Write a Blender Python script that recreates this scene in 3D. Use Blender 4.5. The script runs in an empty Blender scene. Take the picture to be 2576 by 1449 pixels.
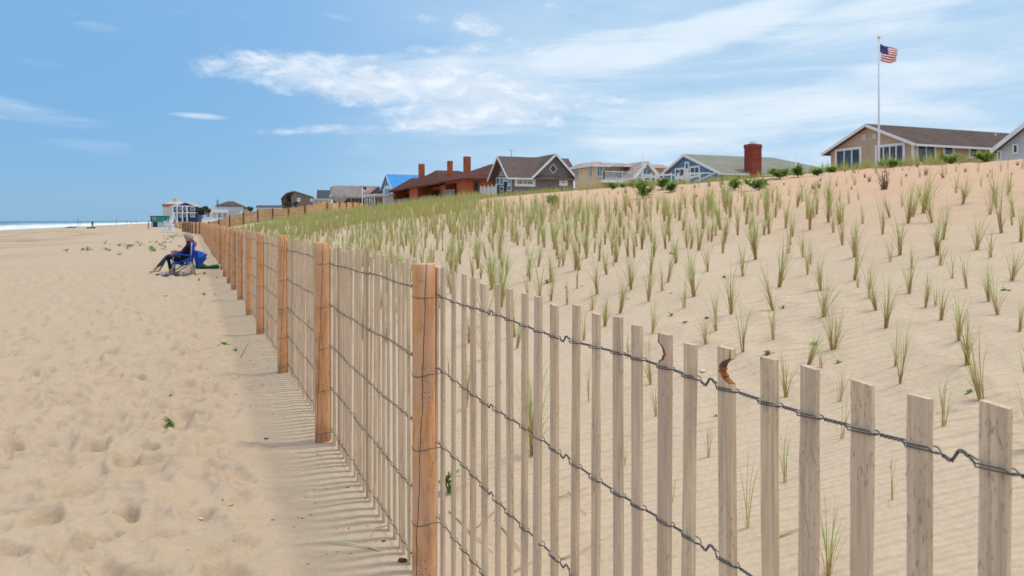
import bpy, bmesh, math, random
import numpy as np
from mathutils import Vector, Matrix
random.seed(7); rng = np.random.default_rng(11)
sc = bpy.context.scene; COL = sc.collection
R = math.radians
# ------------------------------------------------------------------ photo measures
F, CX, HZ, CZ = 1917.0, 1288.0, 556.0, 1.5      # focal length, centre, horizon (photo units), eye height (m)
U = np.array((-.3857, .9226)); NV = np.array((.9226, .3857))   # along the fence / up the dune
P1 = np.array((-.328, 2.847))
def st(x, y):
    dx = x-P1[0]; dy = y-P1[1]
    return NV[0]*dx+NV[1]*dy, U[0]*dx+U[1]*dy
def xy(s, t): return P1[0]+NV[0]*s+U[0]*t, P1[1]+NV[1]*s+U[1]*t
def ss(e0, e1, x):
    q = np.clip((np.asarray(x, float)-e0)/(e1-e0), 0, 1); return q*q*(3-2*q)
_T = np.random.default_rng(3).random((256, 256))
def vn(x, y):
    x = np.asarray(x, float); y = np.asarray(y, float)
    ix = np.floor(x).astype(int); iy = np.floor(y).astype(int); fx = x-ix; fy = y-iy
    fx = fx*fx*fx*(fx*(fx*6-15)+10); fy = fy*fy*fy*(fy*(fy*6-15)+10)
    g = lambda a, b: _T[a & 255, b & 255]
    return (g(ix, iy)*(1-fx)+g(ix+1, iy)*fx)*(1-fy)+(g(ix, iy+1)*(1-fx)+g(ix+1, iy+1)*fx)*fy-.5
def fbm(x, y, o=3):
    r = 0; a = 1
    for k in range(o):
        r = r+a*vn(x*2**k+17.3*k, y*2**k-9.1*k); a *= .5
    return r
_ps = [(-3000, -12), (-90, -6), (-52, -1.9), (-43, -.72), (-38, -.4), (-25, -.22), (-12, -.05), (-1, 0), (.25, .03), (.7, .16), (3.2, .86), (4.2, 1.07), (6, 1.42), (10, 2.1), (18, 3.15), (24, 3.72), (27, 3.82), (31, 3.5), (36, 2.9), (60, 2.6), (3000, 2.6)]
_sx = np.array([p[0] for p in _ps]); _sz = np.array([p[1] for p in _ps])
SIL = [(1000, 523), (1120, 511), (1200, 503), (1290, 490), (1440, 480), (1550, 472), (1650, 467), (1773, 460), (1850, 456), (1930, 449), (2000, 441), (2100, 430), (2200, 423), (2300, 417), (2400, 412), (2576, 403)]
_rt = []
for _vx, _vy in SIL:
    _r = (_vx-CX)/F; _d = 26.8/(.9226*_r+.3857); _rt.append((-.3857*(_r*_d+.328)+.9226*(_d-2.847), CZ-(_vy-HZ)*_d/F-3.80))
_rt.sort(); _rt = np.array([(-30, _rt[0][1])]+_rt+[(200, 0)])
def base(s, t):
    r = 0; W = 0
    for k, w in ((-1, 1), (-.5, 2), (0, 3), (.5, 2), (1, 1)):
        r = r+w*np.interp(s+k*(.25+.06*np.clip(np.abs(s), 0, 25)), _sx, _sz); W += w
    z = r/W
    tl = 66+(s-3.5)*1.13
    dip = ss(1, 7, t-tl)*(1-ss(30, 60, t-tl))*ss(6, 16, s)*(1-ss(30, 40, s))
    z = z*(1-.25*dip)
    z = z+np.interp(t, _rt[:, 0], _rt[:, 1])*ss(4, 19, s)*(1-ss(34, 44, s))
    return z
def worley(x, y, c, seed):
    x = x/c; y = y/c; ix = np.floor(x).astype(int); iy = np.floor(y).astype(int)
    best = np.full(x.shape, 9.); b2 = np.full(x.shape, 9.)
    for dx in (-1, 0, 1):
        for dy in (-1, 0, 1):
            a = (ix+dx+seed) & 255; b = (iy+dy+seed*7) & 255
            px = ix+dx+.5+.85*(_T[a, b]-.5); py = iy+dy+.5+.85*(_T[b, (a+91) & 255]-.5)
            q = (x-px)**2+((y-py)*1.15)**2
            nb = np.minimum(best, q); b2 = np.minimum(b2, np.maximum(best, q)); best = nb
    return best, b2
def stamps(x, y, c, seed, prob=.85):
    """trodden footprints: steep-walled oval hollows with a pushed-up rim, one per jittered cell"""
    ix = np.floor(x/c).astype(int); iy = np.floor(y/c).astype(int); out = np.zeros(x.shape)
    for dx in (-1, 0, 1):
        for dy in (-1, 0, 1):
            a = (ix+dx+seed) & 255; b = (iy+dy+seed*3) & 255; r1, r2, r3, r4 = _T[a, b], _T[b, (a+57) & 255], _T[(a+131) & 255, b], _T[a, (b+83) & 255]
            px = (ix+dx+.5+.9*(r1-.5))*c; py = (iy+dy+.5+.9*(r2-.5))*c; th = r3*6.283; u = (x-px)*np.cos(th)+(y-py)*np.sin(th); v = -(x-px)*np.sin(th)+(y-py)*np.cos(th)
            rho = np.sqrt((u/(.105+.05*r4))**2+(v/(.055+.03*r1))**2); dp = (.4+.6*r2)*(r4 < prob)
            out += dp*(-(1-ss(.45, 1.12, rho))*(1+.35*u/.12)+.33*np.exp(-((rho-1.28)/.24)**2))
    return out
def gz(x, y, det=True):
    x = np.asarray(x, float); y = np.asarray(y, float); s, t = st(x, y); z = base(s, t)
    r = np.hypot(x, y)
    lo = fbm(x*.11, y*.11, 2)*.22*ss(6, 30, r)*ss(-40, -20, s)
    z = z+lo*(1-ss(6, 20, s))
    if not det: return z
    wx = x+.11*fbm(x*1.9, y*1.9, 2); wy = y+.11*fbm(x*1.9+40, y*1.9+9, 2)
    q, q2 = worley(wx, wy, .28, 5); q3, _ = worley(wx+.1, wy-.3, .17, 23); e = np.sqrt(np.minimum(q2, 2))-np.sqrt(np.minimum(q, 2)); q = np.minimum(q, .55)+.22*np.exp(-e*9)
    beach = 1-ss(-.75, -.15, s+.25*fbm(x*.9, y*.9, 2))
    amp = (.80+.45*ss(-.35, .3, fbm(x*.55+3, y*.55, 2)))*(1-.75*ss(25, 70, r))
    h = beach*amp*(.08*q+.04*np.minimum(q3, .5)*ss(-.2, .3, fbm(x*.8-7, y*.8, 1)))
    h = h+beach*(.014*fbm(x*.8, y*.8, 3)+.02*fbm(x*.33, y*.33, 2))+.006*fbm(x*7, y*7, 2)*(1-.7*ss(10, 30, r))
    h = h+beach*(.060*stamps(wx, wy, .33, 9, .95)+.042*stamps(wx+.2, wy+.15, .24, 41, .8))*(1-.8*ss(18, 50, r))
    dune = ss(.1, 1.2, s)
    h = h+dune*(.05*fbm(x*.5, y*.5, 3)+.10*fbm(x*.22+9, y*.22, 2)*ss(3, 9, s))*(1-.75*ss(18, 24, s))
    h = h+.055*dune*fbm(x*2.1, y*1.3, 3)*ss(9, 14, s)*(1-ss(60, 90, r))
    q4, _ = worley(wx*.9+3, wy*.9, .23, 77); h = h+dune*.055*np.minimum(q4, .5)*ss(0, .35, fbm(x*.9+11, y*.9, 2))*(1-ss(10, 25, r))
    # small drift heaped against the fence foot
    h = h+.02*np.exp(-(s/.16)**2)
    return z+h
for _it in range(14):      # settle the crest so that its skyline sits where it was measured
    _nu = np.zeros(len(_rt)); _de = np.full(len(_rt), 1e-6)
    for _vx, _vy in SIL:
        _r = (_vx-CX)/F; _d = np.geomspace(6, 230, 900); _s, _t = st(_r*_d, _d); _ok = (_s < 33); _e = np.where(_ok, (gz(_r*_d, _d, False)-CZ)/_d, -9); _k = int(np.argmax(_e))
        _err = ((HZ-_vy)/F-_e[_k])*_d[_k]; _w = np.exp(-((_rt[:, 0]-_t[_k])/2.5)**2)+1e-4*np.exp(-np.abs(_rt[:, 0]-_t[_k])/6); _nu += _err*_w; _de += _w
    _rt[:, 1] += .7*_nu/_de
    _rt[-1, 1] = 0
def hit(vx, vy, dmax=900):
    """where the sight line through a point of the photo meets the sand"""
    rx = (vx-CX)/F; rz = -(vy-HZ)/F
    d = np.geomspace(1.2, dmax, 5000); z = CZ+rz*d; g = gz(rx*d, d, False)
    k = np.argmax(g >= z)
    if g[k] < z[k]: k = len(d)-1
    d0 = float(d[k]); return Vector((rx*d0, d0, float(gz(np.array([rx*d0]), np.array([d0]))[0])))
def ground(x, y): return float(gz(np.array([x]), np.array([y]))[0])
def proj(x, y, z): return CX+F*x/y, HZ-F*(z-CZ)/y
# ------------------------------------------------------------------ materials
def N(nt, t, **kw):
    n = nt.nodes.new(t)
    for k, v in kw.items():
        if hasattr(n, k): setattr(n, k, v)
        else: n.inputs[k].default_value = v
    return n
def setin(nt, sock, v):
    if isinstance(v, bpy.types.NodeSocket): nt.links.new(v, sock)
    elif v is not None: sock.default_value = v
def M(nt, op, a, b=None, c=None, clamp=False):
    n = nt.nodes.new('ShaderNodeMath'); n.operation = op; n.use_clamp = clamp
    for i, v in enumerate((a, b, c)): 
        if v is not None: setin(nt, n.inputs[i], v)
    return n.outputs[0]
def ramp(nt, v, e0, e1, o0=0., o1=1., smooth=True):
    n = nt.nodes.new('ShaderNodeMapRange'); n.interpolation_type = 'SMOOTHSTEP' if smooth else 'LINEAR'
    for i, q in enumerate((v, e0, e1, o0, o1)): setin(nt, n.inputs[i], q)
    return n.outputs[0]
def mixc(nt, f, a, b, mode='MIX'):
    n = nt.nodes.new('ShaderNodeMix'); n.data_type = 'RGBA'; n.blend_type = mode; n.clamp_factor = True
    setin(nt, n.inputs[0], f)
    for s_, v in ((n.inputs[6], a), (n.inputs[7], b)):
        if isinstance(v, tuple) and len(v) == 3: v = v+(1,)
        setin(nt, s_, v)
    return n.outputs[2]
def mapped(nt, src, scale=(1, 1, 1), loc=(0, 0, 0), rot=(0, 0, 0)):
    n = nt.nodes.new('ShaderNodeMapping'); n.inputs['Scale'].default_value = scale; n.inputs['Location'].default_value = loc; n.inputs['Rotation'].default_value = rot
    nt.links.new(src, n.inputs[0]); return n.outputs[0]
def noise(nt, vec, scale, detail=3, rough=.5, dist=0.):
    n = nt.nodes.new('ShaderNodeTexNoise'); n.inputs['Scale'].default_value = scale; n.inputs['Detail'].default_value = detail
    n.inputs['Roughness'].default_value = rough; n.inputs['Distortion'].default_value = dist
    if vec is not None: nt.links.new(vec, n.inputs['Vector'])
    return n.outputs['Fac']
MATS = {}
def newmat(name):
    m = bpy.data.materials.new(name); m.use_nodes = True; nt = m.node_tree
    b = nt.nodes['Principled BSDF']; MATS[name] = m
    tc = nt.nodes.new('ShaderNodeTexCoord'); return m, nt, b, tc
def bump(nt, b, h, strength=.5, dist=.01):
    n = nt.nodes.new('ShaderNodeBump'); n.inputs['Strength'].default_value = strength; n.inputs['Distance'].default_value = dist
    nt.links.new(h, n.inputs['Height']); nt.links.new(n.outputs[0], b.inputs['Normal'])
def mat(name, col, rough=.7, var=.18, scale=3., metal=0., sc3=(1, 1, 1), bumpd=0., spec=.3):
    """painted or plain surface with a slow, weathered variation"""
    if name in MATS: return MATS[name]
    m, nt, b, tc = newmat(name)
    v = mapped(nt, tc.outputs['Object'], sc3)
    f = noise(nt, v, scale, 4, .6)
    f2 = noise(nt, v, scale*9, 2, .6)
    f = M(nt, 'ADD', M(nt, 'MULTIPLY', f, .7), M(nt, 'MULTIPLY', f2, .3))
    d = tuple(c*(1-var) for c in col); l = tuple(min(1, c*(1+var*.8)) for c in col)
    nt.links.new(mixc(nt, ramp(nt, f, .3, .7), d, l), b.inputs['Base Color'])
    b.inputs['Roughness'].default_value = rough; b.inputs['Metallic'].default_value = metal; b.inputs['Specular IOR Level'].default_value = spec
    if bumpd: bump(nt, b, f2, .6, bumpd)
    return m
def mat_sand():
    m, nt, b, tc = newmat('sand'); O = tc.outputs['Object']
    sx = nt.nodes.new('ShaderNodeSeparateXYZ'); nt.links.new(O, sx.inputs[0]); x, y, z = sx.outputs
    s = M(nt, 'ADD', M(nt, 'MULTIPLY', M(nt, 'ADD', x, .328), .9226), M(nt, 'MULTIPLY', M(nt, 'SUBTRACT', y, 2.847), .3857))
    big = noise(nt, O, .35, 4, .55); med = noise(nt, O, 2.3, 4, .6); fine = noise(nt, O, 38, 3, .65); grain = noise(nt, O, 420, 2, .7)
    beach = (.535, .40, .275); dune = (.645, .49, .34); pink = (.68, .425, .27)
    c = mixc(nt, ramp(nt, s, -.6, .8), beach, dune)
    sj = M(nt, 'ADD', s, M(nt, 'MULTIPLY', M(nt, 'SUBTRACT', big, .5), 8.))
    c = mixc(nt, ramp(nt, sj, 4, 11), c, pink)
    c = mixc(nt, M(nt, 'MULTIPLY', ramp(nt, s, -18, -34), .22), c, (.50, .37, .235))
    # dark bands of drift and damp sand far down the beach
    stv = mapped(nt, O, (.35, .05, 1), rot=(0, 0, R(-22)))
    dk = noise(nt, stv, 1., 5, .65)
    c = mixc(nt, M(nt, 'MULTIPLY', M(nt, 'MULTIPLY', ramp(nt, dk, .50, .62), .75), ramp(nt, s, -4, -14)), c, (.36, .225, .125))
    c = mixc(nt, M(nt, 'MULTIPLY', ramp(nt, s, -34.5, -39), .55), c, (.27, .205, .14))
    c = mixc(nt, ramp(nt, med, .35, .7, 0, .30), c, mixc(nt, .5, c, (.42, .29, .18)))
    c = mixc(nt, ramp(nt, fine, .3, .7, 0, .22), c, (.33, .24, .16))
    c = mixc(nt, ramp(nt, grain, .62, .8, 0, .45), c, (.20, .13, .085))
    c = mixc(nt, ramp(nt, grain, .38, .25, 0, .3), c, (.85, .76, .62))
    # specks of drift and shell
    vo = nt.nodes.new('ShaderNodeTexVoronoi'); vo.inputs['Scale'].default_value = 14; nt.links.new(O, vo.inputs['Vector'])
    sp = M(nt, 'MULTIPLY', ramp(nt, vo.outputs['Distance'], .085, .05), ramp(nt, noise(nt, O, 1.7, 2), .52, .62))
    c = mixc(nt, M(nt, 'MULTIPLY', sp, .7), c, (.13, .08, .05))
    nt.links.new(c, b.inputs['Base Color']); b.inputs['Roughness'].default_value = .93; b.inputs['Specular IOR Level'].default_value = .12
    # wind ripples on the dune side, weak ones on the strip at the foot of the fence
    w = nt.nodes.new('ShaderNodeTexWave'); w.wave_type = 'BANDS'; w.bands_direction = 'Y'; w.wave_profile = 'SIN'
    w.inputs['Scale'].default_value = 4.3; w.inputs['Distortion'].default_value = 3.2; w.inputs['Detail'].default_value = 2; w.inputs['Detail Scale'].default_value = .55
    nt.links.new(mapped(nt, O, (.35, 1, 1), rot=(0, 0, R(7))), w.inputs['Vector'])
    dist = nt.nodes.new('ShaderNodeVectorMath'); dist.operation = 'LENGTH'; nt.links.new(O, dist.inputs[0])
    wm = M(nt, 'MULTIPLY', M(nt, 'MULTIPLY', M(nt, 'ADD', M(nt, 'MULTIPLY', ramp(nt, s, -1.4, -.5), .45), M(nt, 'MULTIPLY', ramp(nt, s, 0, 1), .55)), ramp(nt, big, .3, .6, .35, 1)), ramp(nt, s, 14, 8))
    h = M(nt, 'ADD', M(nt, 'MULTIPLY', M(nt, 'MULTIPLY', w.outputs['Fac'], wm), .013), M(nt, 'ADD', M(nt, 'MULTIPLY', fine, .006), M(nt, 'MULTIPLY', grain, .0011)))
    h = M(nt, 'ADD', h, M(nt, 'MULTIPLY', noise(nt, O, 9, 3, .6), .008))
    n = nt.nodes.new('ShaderNodeBump'); n.inputs['Strength'].default_value = .9; n.inputs['Distance'].default_value = 1.
    nt.links.new(h, n.inputs['Height']); nt.links.new(n.outputs[0], b.inputs['Normal'])
    return m
def mat_picket():
    m, nt, b, tc = newmat('weathered_lath'); O = tc.outputs['Object']
    oi = nt.nodes.new('ShaderNodeObjectInfo'); ge = nt.nodes.new('ShaderNodeNewGeometry')
    rnd = M(nt, 'FRACT', M(nt, 'ADD', oi.outputs['Random'], ge.outputs['Random Per Island']))
    off = nt.nodes.new('ShaderNodeCombineXYZ'); nt.links.new(M(nt, 'MULTIPLY', rnd, 37), off.inputs[2]); nt.links.new(M(nt, 'MULTIPLY', rnd, 11), off.inputs[0])
    v = nt.nodes.new('ShaderNodeVectorMath'); v.operation = 'ADD'; nt.links.new(O, v.inputs[0]); nt.links.new(off.outputs[0], v.inputs[1]); v = v.outputs[0]
    g = noise(nt, mapped(nt, v, (1, 1, .035)), 150, 4, .65); g2 = noise(nt, mapped(nt, v, (1, 1, .12)), 45, 3, .6); fl = noise(nt, mapped(nt, v, (1, 1, .22)), 260, 2, .7)
    c = mixc(nt, ramp(nt, g, .3, .7), (.58, .405, .25), (.86, .65, .44))
    c = mixc(nt, ramp(nt, g2, .45, .75, 0, .45), c, (.40, .285, .20))
    c = mixc(nt, ramp(nt, rnd, .0, 1., 0, .42, False), c, (.68, .47, .315))
    r2_ = M(nt, 'FRACT', M(nt, 'MULTIPLY', rnd, 7.31)); c = mixc(nt, ramp(nt, r2_, .35, 1., 0, .28, False), c, (.50, .42, .36)); c = mixc(nt, ramp(nt, noise(nt, mapped(nt, v, (1, 1, .25)), 16, 4, .6), .5, .7, 0, .35), c, (.36, .27, .20))
    kn = nt.nodes.new('ShaderNodeTexVoronoi'); kn.inputs['Scale'].default_value = 3.2; nt.links.new(mapped(nt, v, (1, 1, .8)), kn.inputs['Vector']); c = mixc(nt, ramp(nt, kn.outputs['Distance'], .075, .045, 0, .75), c, (.17, .085, .05))
    pw = ramp(nt, noise(nt, v, 6, 2), .40, .58)
    c = mixc(nt, M(nt, 'MULTIPLY', ramp(nt, fl, .57, .67), M(nt, 'MULTIPLY', pw, .5)), c, (.10, .065, .045))
    c = mixc(nt, ramp(nt, rnd, .93, .95, 0, .5), c, (.30, .17, .12))
    nt.links.new(c, b.inputs['Base Color']); b.inputs['Roughness'].default_value = .85; b.inputs['Specular IOR Level'].default_value = .2
    bump(nt, b, M(nt, 'ADD', M(nt, 'MULTIPLY', g, .6), M(nt, 'MULTIPLY', fl, .5)), .6, .0025)
    return m
def mat_post(name='peeled_pine', crack=False):
    m, nt, b, tc = newmat(name); O = tc.outputs['Object']
    oi = nt.nodes.new('ShaderNodeObjectInfo'); rnd = oi.outputs['Random']
    off = nt.nodes.new('ShaderNodeCombineXYZ'); nt.links.new(M(nt, 'MULTIPLY', rnd, 23), off.inputs[2])
    v = nt.nodes.new('ShaderNodeVectorMath'); v.operation = 'ADD'; nt.links.new(O, v.inputs[0]); nt.links.new(off.outputs[0], v.inputs[1]); v = v.outputs[0]
    sx = nt.nodes.new('ShaderNodeSeparateXYZ'); nt.links.new(O, sx.inputs[0])
    g = noise(nt, mapped(nt, v, (1, 1, .09)), 60, 4, .6, 1.2); g2 = noise(nt, mapped(nt, v, (1, 1, .35)), 11, 3, .55, .8)
    c = mixc(nt, ramp(nt, g, .3, .72), (.62, .265, .095), (.80, .45, .225))
    c = mixc(nt, ramp(nt, g2, .42, .68, 0, .75), c, (.68, .40, .26))
    c = mixc(nt, ramp(nt, noise(nt, mapped(nt, v, (1, 1, .5)), 7, 4, .7), .56, .72, 0, .65), c, (.33, .14, .065))
    sp = M(nt, 'MULTIPLY', ramp(nt, noise(nt, v, 150, 2, .7), .58, .66), ramp(nt, noise(nt, mapped(nt, v, (1, 1, .5)), 9, 2), .56, .66))
    c = mixc(nt, M(nt, 'MULTIPLY', sp, .8), c, (.05, .035, .025))
    vo = nt.nodes.new('ShaderNodeTexVoronoi'); vo.inputs['Scale'].default_value = 6.5; nt.links.new(mapped(nt, v, (1, 1, .9)), vo.inputs['Vector'])
    c = mixc(nt, ramp(nt, vo.outputs['Distance'], .085, .05, 0, .8), c, (.16, .055, .025))
    c = mixc(nt, ramp(nt, vo.outputs['Distance'], .17, .09, 0, .4), c, (.45, .20, .08))
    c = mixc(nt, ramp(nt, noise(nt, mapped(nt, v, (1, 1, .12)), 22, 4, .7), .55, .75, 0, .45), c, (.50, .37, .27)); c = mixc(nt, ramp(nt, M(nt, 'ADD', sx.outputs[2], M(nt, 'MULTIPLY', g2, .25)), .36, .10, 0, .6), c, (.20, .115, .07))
    if crack:
        w = noise(nt, mapped(nt, O, (0, 0, 1)), 4.2, 5, .65)
        cx = M(nt, 'ADD', -.002 if name != 'peeled_pine' else M(nt, 'MULTIPLY', M(nt, 'SUBTRACT', rnd, .5), .05), M(nt, 'ADD', M(nt, 'MULTIPLY', M(nt, 'SUBTRACT', sx.outputs[2], .9), .032), M(nt, 'MULTIPLY', M(nt, 'SUBTRACT', w, .5), .034)))
        dd = M(nt, 'ABSOLUTE', M(nt, 'SUBTRACT', sx.outputs[0], cx))
        ck = M(nt, "MULTIPLY", ramp(nt, dd, .0017, .0009), M(nt, 'LESS_THAN', sx.outputs[1], .0))
        c = mixc(nt, ck, c, (.035, .018, .01))
    nt.links.new(c, b.inputs['Base Color']); b.inputs['Roughness'].default_value = .72; b.inputs['Specular IOR Level'].default_value = .25
    bump(nt, b, M(nt, 'ADD', g, M(nt, 'MULTIPLY', g2, 1.5)), .45, .004)
    return m
def mat_blade(name, lo, mid, tip, h=1.):
    """grass: straw-coloured stalks at the foot, green blades above; colour by growth (vertex value 'g')"""
    m, nt, b, tc = newmat(name)
    at = nt.nodes.new('ShaderNodeAttribute'); at.attribute_name = 'g'; sp = nt.nodes.new('ShaderNodeSeparateColor'); nt.links.new(at.outputs['Color'], sp.inputs[0])
    g, rn = sp.outputs[0], sp.outputs[1]
    c = mixc(nt, ramp(nt, g, .22, .52), lo, mid); c = mixc(nt, ramp(nt, g, .6, 1.), c, tip)
    c = mixc(nt, ramp(nt, rn, .70, .78), c, mixc(nt, .5, c, lo)); c = mixc(nt, ramp(nt, rn, .9, .92), c, lo)
    c = mixc(nt, .3, c, mixc(nt, rn, tuple(q*.7 for q in mid), tuple(min(1, q*1.3) for q in mid)))
    nt.links.new(c, b.inputs['Base Color']); b.inputs['Roughness'].default_value = .55; b.inputs['Specular IOR Level'].default_value = .3
    tr = nt.nodes.new('ShaderNodeBsdfTranslucent'); nt.links.new(c, tr.inputs[0]); mx = nt.nodes.new('ShaderNodeMixShader'); mx.inputs[0].default_value = .3
    out = nt.nodes['Material Output']; nt.links.new(b.outputs[0], mx.inputs[1]); nt.links.new(tr.outputs[0], mx.inputs[2]); nt.links.new(mx.outputs[0], out.inputs[0])
    return m
def mat_shingle(name, a, bcol, scale=(.9, .9, 5)):
    m, nt, b, tc = newmat(name)
    br = nt.nodes.new('ShaderNodeTexBrick'); br.inputs['Scale'].default_value = 1.; br.inputs['Mortar Size'].default_value = .02
    br.inputs['Brick Width'].default_value = .32; br.inputs['Row Height'].default_value = .16
    at = nt.nodes.new('ShaderNodeAttribute'); at.attribute_name = 'uvw'
    nt.links.new(at.outputs['Vector'], br.inputs['Vector'])
    br.inputs['Color1'].default_value = (.2, .2, .2, 1); br.inputs['Color2'].default_value = (.8, .8, .8, 1); br.inputs['Mortar'].default_value = (0, 0, 0, 1)
    sp = nt.nodes.new('ShaderNodeSeparateColor'); nt.links.new(br.outputs['Color'], sp.inputs[0])
    f = M(nt, 'ADD', M(nt, 'MULTIPLY', sp.outputs[0], .5), M(nt, 'MULTIPLY', noise(nt, tc.outputs['Object'], .8, 5, .7), .6))
    nt.links.new(mixc(nt, ramp(nt, f, .15, .8), a, bcol), b.inputs['Base Color']); b.inputs['Roughness'].default_value = .9; b.inputs['Specular IOR Level'].default_value = .15
    return m
def mat_siding(name, col, row=.13, vert=False, dark=.55):
    m, nt, b, tc = newmat(name)
    at = nt.nodes.new('ShaderNodeAttribute'); at.attribute_name = 'uvw'; sx = nt.nodes.new('ShaderNodeSeparateXYZ'); nt.links.new(at.outputs['Vector'], sx.inputs[0])
    fr = M(nt, 'FRACT', M(nt, 'DIVIDE', sx.outputs[0 if vert else 1], row))
    ln = ramp(nt, fr, .0, .14)
    w = noise(nt, tc.outputs['Object'], .6, 4, .6)
    c = mixc(nt, ramp(nt, w, .3, .7), tuple(q*.86 for q in col), tuple(min(1, q*1.08) for q in col))
    c = mixc(nt, ln, tuple(q*dark for q in col), c)
    nt.links.new(c, b.inputs['Base Color']); b.inputs['Roughness'].default_value = .75; b.inputs['Specular IOR Level'].default_value = .25
    return m
def mat_glass(name, col=(.02, .035, .045), rough=.08):
    m, nt, b, tc = newmat(name)
    f = noise(nt, tc.outputs['Object'], .9, 3, .6)
    nt.links.new(mixc(nt, ramp(nt, f, .35, .65), tuple(c*.5 for c in col), tuple(c*1.6 for c in col)), b.inputs['Base Color'])
    b.inputs['Roughness'].default_value = rough; b.inputs['Specular IOR Level'].default_value = .6
    return m
# ------------------------------------------------------------------ mesh helpers
class MB:
    def __init__(s): s.v = []; s.f = []; s.m = []; s.uv = {}
    def add(s, pts, faces, mi=0):
        k = len(s.v); s.v += [tuple(float(c) for c in p) for p in pts]; s.f += [tuple(k+i for i in f) for f in faces]; s.m += [mi]*len(faces)
    def box(s, c, h, mi=0, ax=None):
        """c centre, h half sizes, ax = 3 axes"""
        ax = ax or ((1, 0, 0), (0, 1, 0), (0, 0, 1)); A = [Vector(a) for a in ax]; c = Vector(c)
        P = [c+A[0]*(h[0]*i)+A[1]*(h[1]*j)+A[2]*(h[2]*k) for k in (-1, 1) for j in (-1, 1) for i in (-1, 1)]
        s.add(P, [(0, 2, 3, 1), (4, 5, 7, 6), (0, 1, 5, 4), (2, 6, 7, 3), (0, 4, 6, 2), (1, 3, 7, 5)], mi)
    def bar(s, a, b, w, h=None, mi=0, up=(0, 0, 1)):
        a = Vector(a); b = Vector(b); d = (b-a); L = d.length
        if L < 1e-6: return
        d.normalize(); u = Vector(up)
        if abs(d.dot(u)) > .98: u = Vector((0, 1, 0))
        x = d.cross(u).normalized(); z = x.cross(d)
        s.box((a+b)/2, (w/2, L/2, (h or w)/2), mi, (x, d, z))
    def tube(s, pts, r, n=8, mi=0, caps=True):
        pts = [Vector(p) for p in pts]; r = r if isinstance(r, (list, tuple)) else [r]*len(pts); k = len(s.v); ref = None
        for i, p in enumerate(pts):
            d = (pts[min(i+1, len(pts)-1)]-pts[max(i-1, 0)]).normalized()
            if ref is None: ref = d.orthogonal().normalized()
            ref = (ref-d*ref.dot(d)).normalized(); y = d.cross(ref)
            for j in range(n):
                a = 2*math.pi*j/n; q = p+(ref*math.cos(a)+y*math.sin(a))*r[i]; s.v.append(tuple(q))
        for i in range(len(pts)-1):
            for j in range(n):
                s.f.append((k+i*n+j, k+i*n+(j+1) % n, k+(i+1)*n+(j+1) % n, k+(i+1)*n+j)); s.m.append(mi)
        if caps:
            s.f.append(tuple(k+j for j in range(n-1, -1, -1))); s.m.append(mi)
            s.f.append(tuple(k+(len(pts)-1)*n+j for j in range(n))); s.m.append(mi)
    def prism(s, poly, off, mi=0):
        """closed solid: polygon poly pushed along vector off"""
        n = len(poly); off = Vector(off); P = [Vector(p) for p in poly]; Q = [p+off for p in P]
        s.add(P+Q, [tuple(range(n)), tuple(range(2*n-1, n-1, -1))]+[(i, i+n, (i+1) % n+n, (i+1) % n) for i in range(n)], mi)
    def ball(s, c, r, n=10, mi=0, jit=0):
        c = Vector(c); r = r if isinstance(r, (tuple, list)) else (r, r, r); k = len(s.v); m = n//2+1
        for i in range(m+1):
            th = math.pi*i/m
            for j in range(n):
                ph = 2*math.pi*j/n; q = 1+jit*(random.random()-.5)
                s.v.append((c.x+r[0]*q*math.sin(th)*math.cos(ph), c.y+r[1]*q*math.sin(th)*math.sin(ph), c.z+r[2]*q*math.cos(th)))
        for i in range(m):
            for j in range(n):
                s.f.append((k+i*n+j, k+(i+1)*n+j, k+(i+1)*n+(j+1) % n, k+i*n+(j+1) % n)); s.m.append(mi)
    def build(s, name, mats, parent=None, loc=None, smooth=False, uv=False, recalc=True, bev=0):
        loc = Vector(loc) if loc is not None else (Vector(parent.location) if parent and parent.parent is None else (Vector(parent['org']) if parent else Vector((0, 0, 0))))
        me = bpy.data.meshes.new(name); me.from_pydata([(a-loc.x, b-loc.y, c-loc.z) for a, b, c in s.v], [], s.f)
        for q in (mats if isinstance(mats, (list, tuple)) else [mats]): me.materials.append(q)
        me.polygons.foreach_set('material_index', s.m)
        if smooth: me.polygons.foreach_set('use_smooth', [True]*len(s.f))
        if recalc:
            bm = bmesh.new(); bm.from_mesh(me); bmesh.ops.recalc_face_normals(bm, faces=bm.faces)
            if bev: bmesh.ops.bevel(bm, geom=list(bm.edges), offset=bev, segments=1, affect='EDGES')
            bm.to_mesh(me); bm.free()
        if uv:
            at = me.attributes.new('uvw', 'FLOAT_VECTOR', 'CORNER'); out = []
            for p in me.polygons:
                nrm = p.normal; h = Vector((-nrm.y, nrm.x, 0)); h = h.normalized() if h.length > .05 else Vector((1, 0, 0)); w = nrm.cross(h)
                if w.z < 0: w = -w
                for li in p.loop_indices:
                    co = me.vertices[me.loops[li].vertex_index].co+loc; out += [co.dot(h), co.dot(w), 0]
            at.data.foreach_set('vector', out)
        o = bpy.data.objects.new(name, me); COL.objects.link(o)
        if parent:
            o.parent = parent
            po = Vector(parent.location) if parent.parent is None else Vector(parent['org'])
            o.location = loc-po; o['org'] = tuple(loc)
        else: o.location = loc
        return o
def tag(o, label=None, cat=None, group=None, kind=None):
    if label: o['label'] = label
    if cat: o['category'] = cat
    if group: o['group'] = group
    if kind: o['kind'] = kind
    return o
def thing(name, loc, label, cat, group=None):
    o = bpy.data.objects.new(name, None); o.empty_display_size = .2; COL.objects.link(o); o.location = loc
    return tag(o, label, cat, group)
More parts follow.
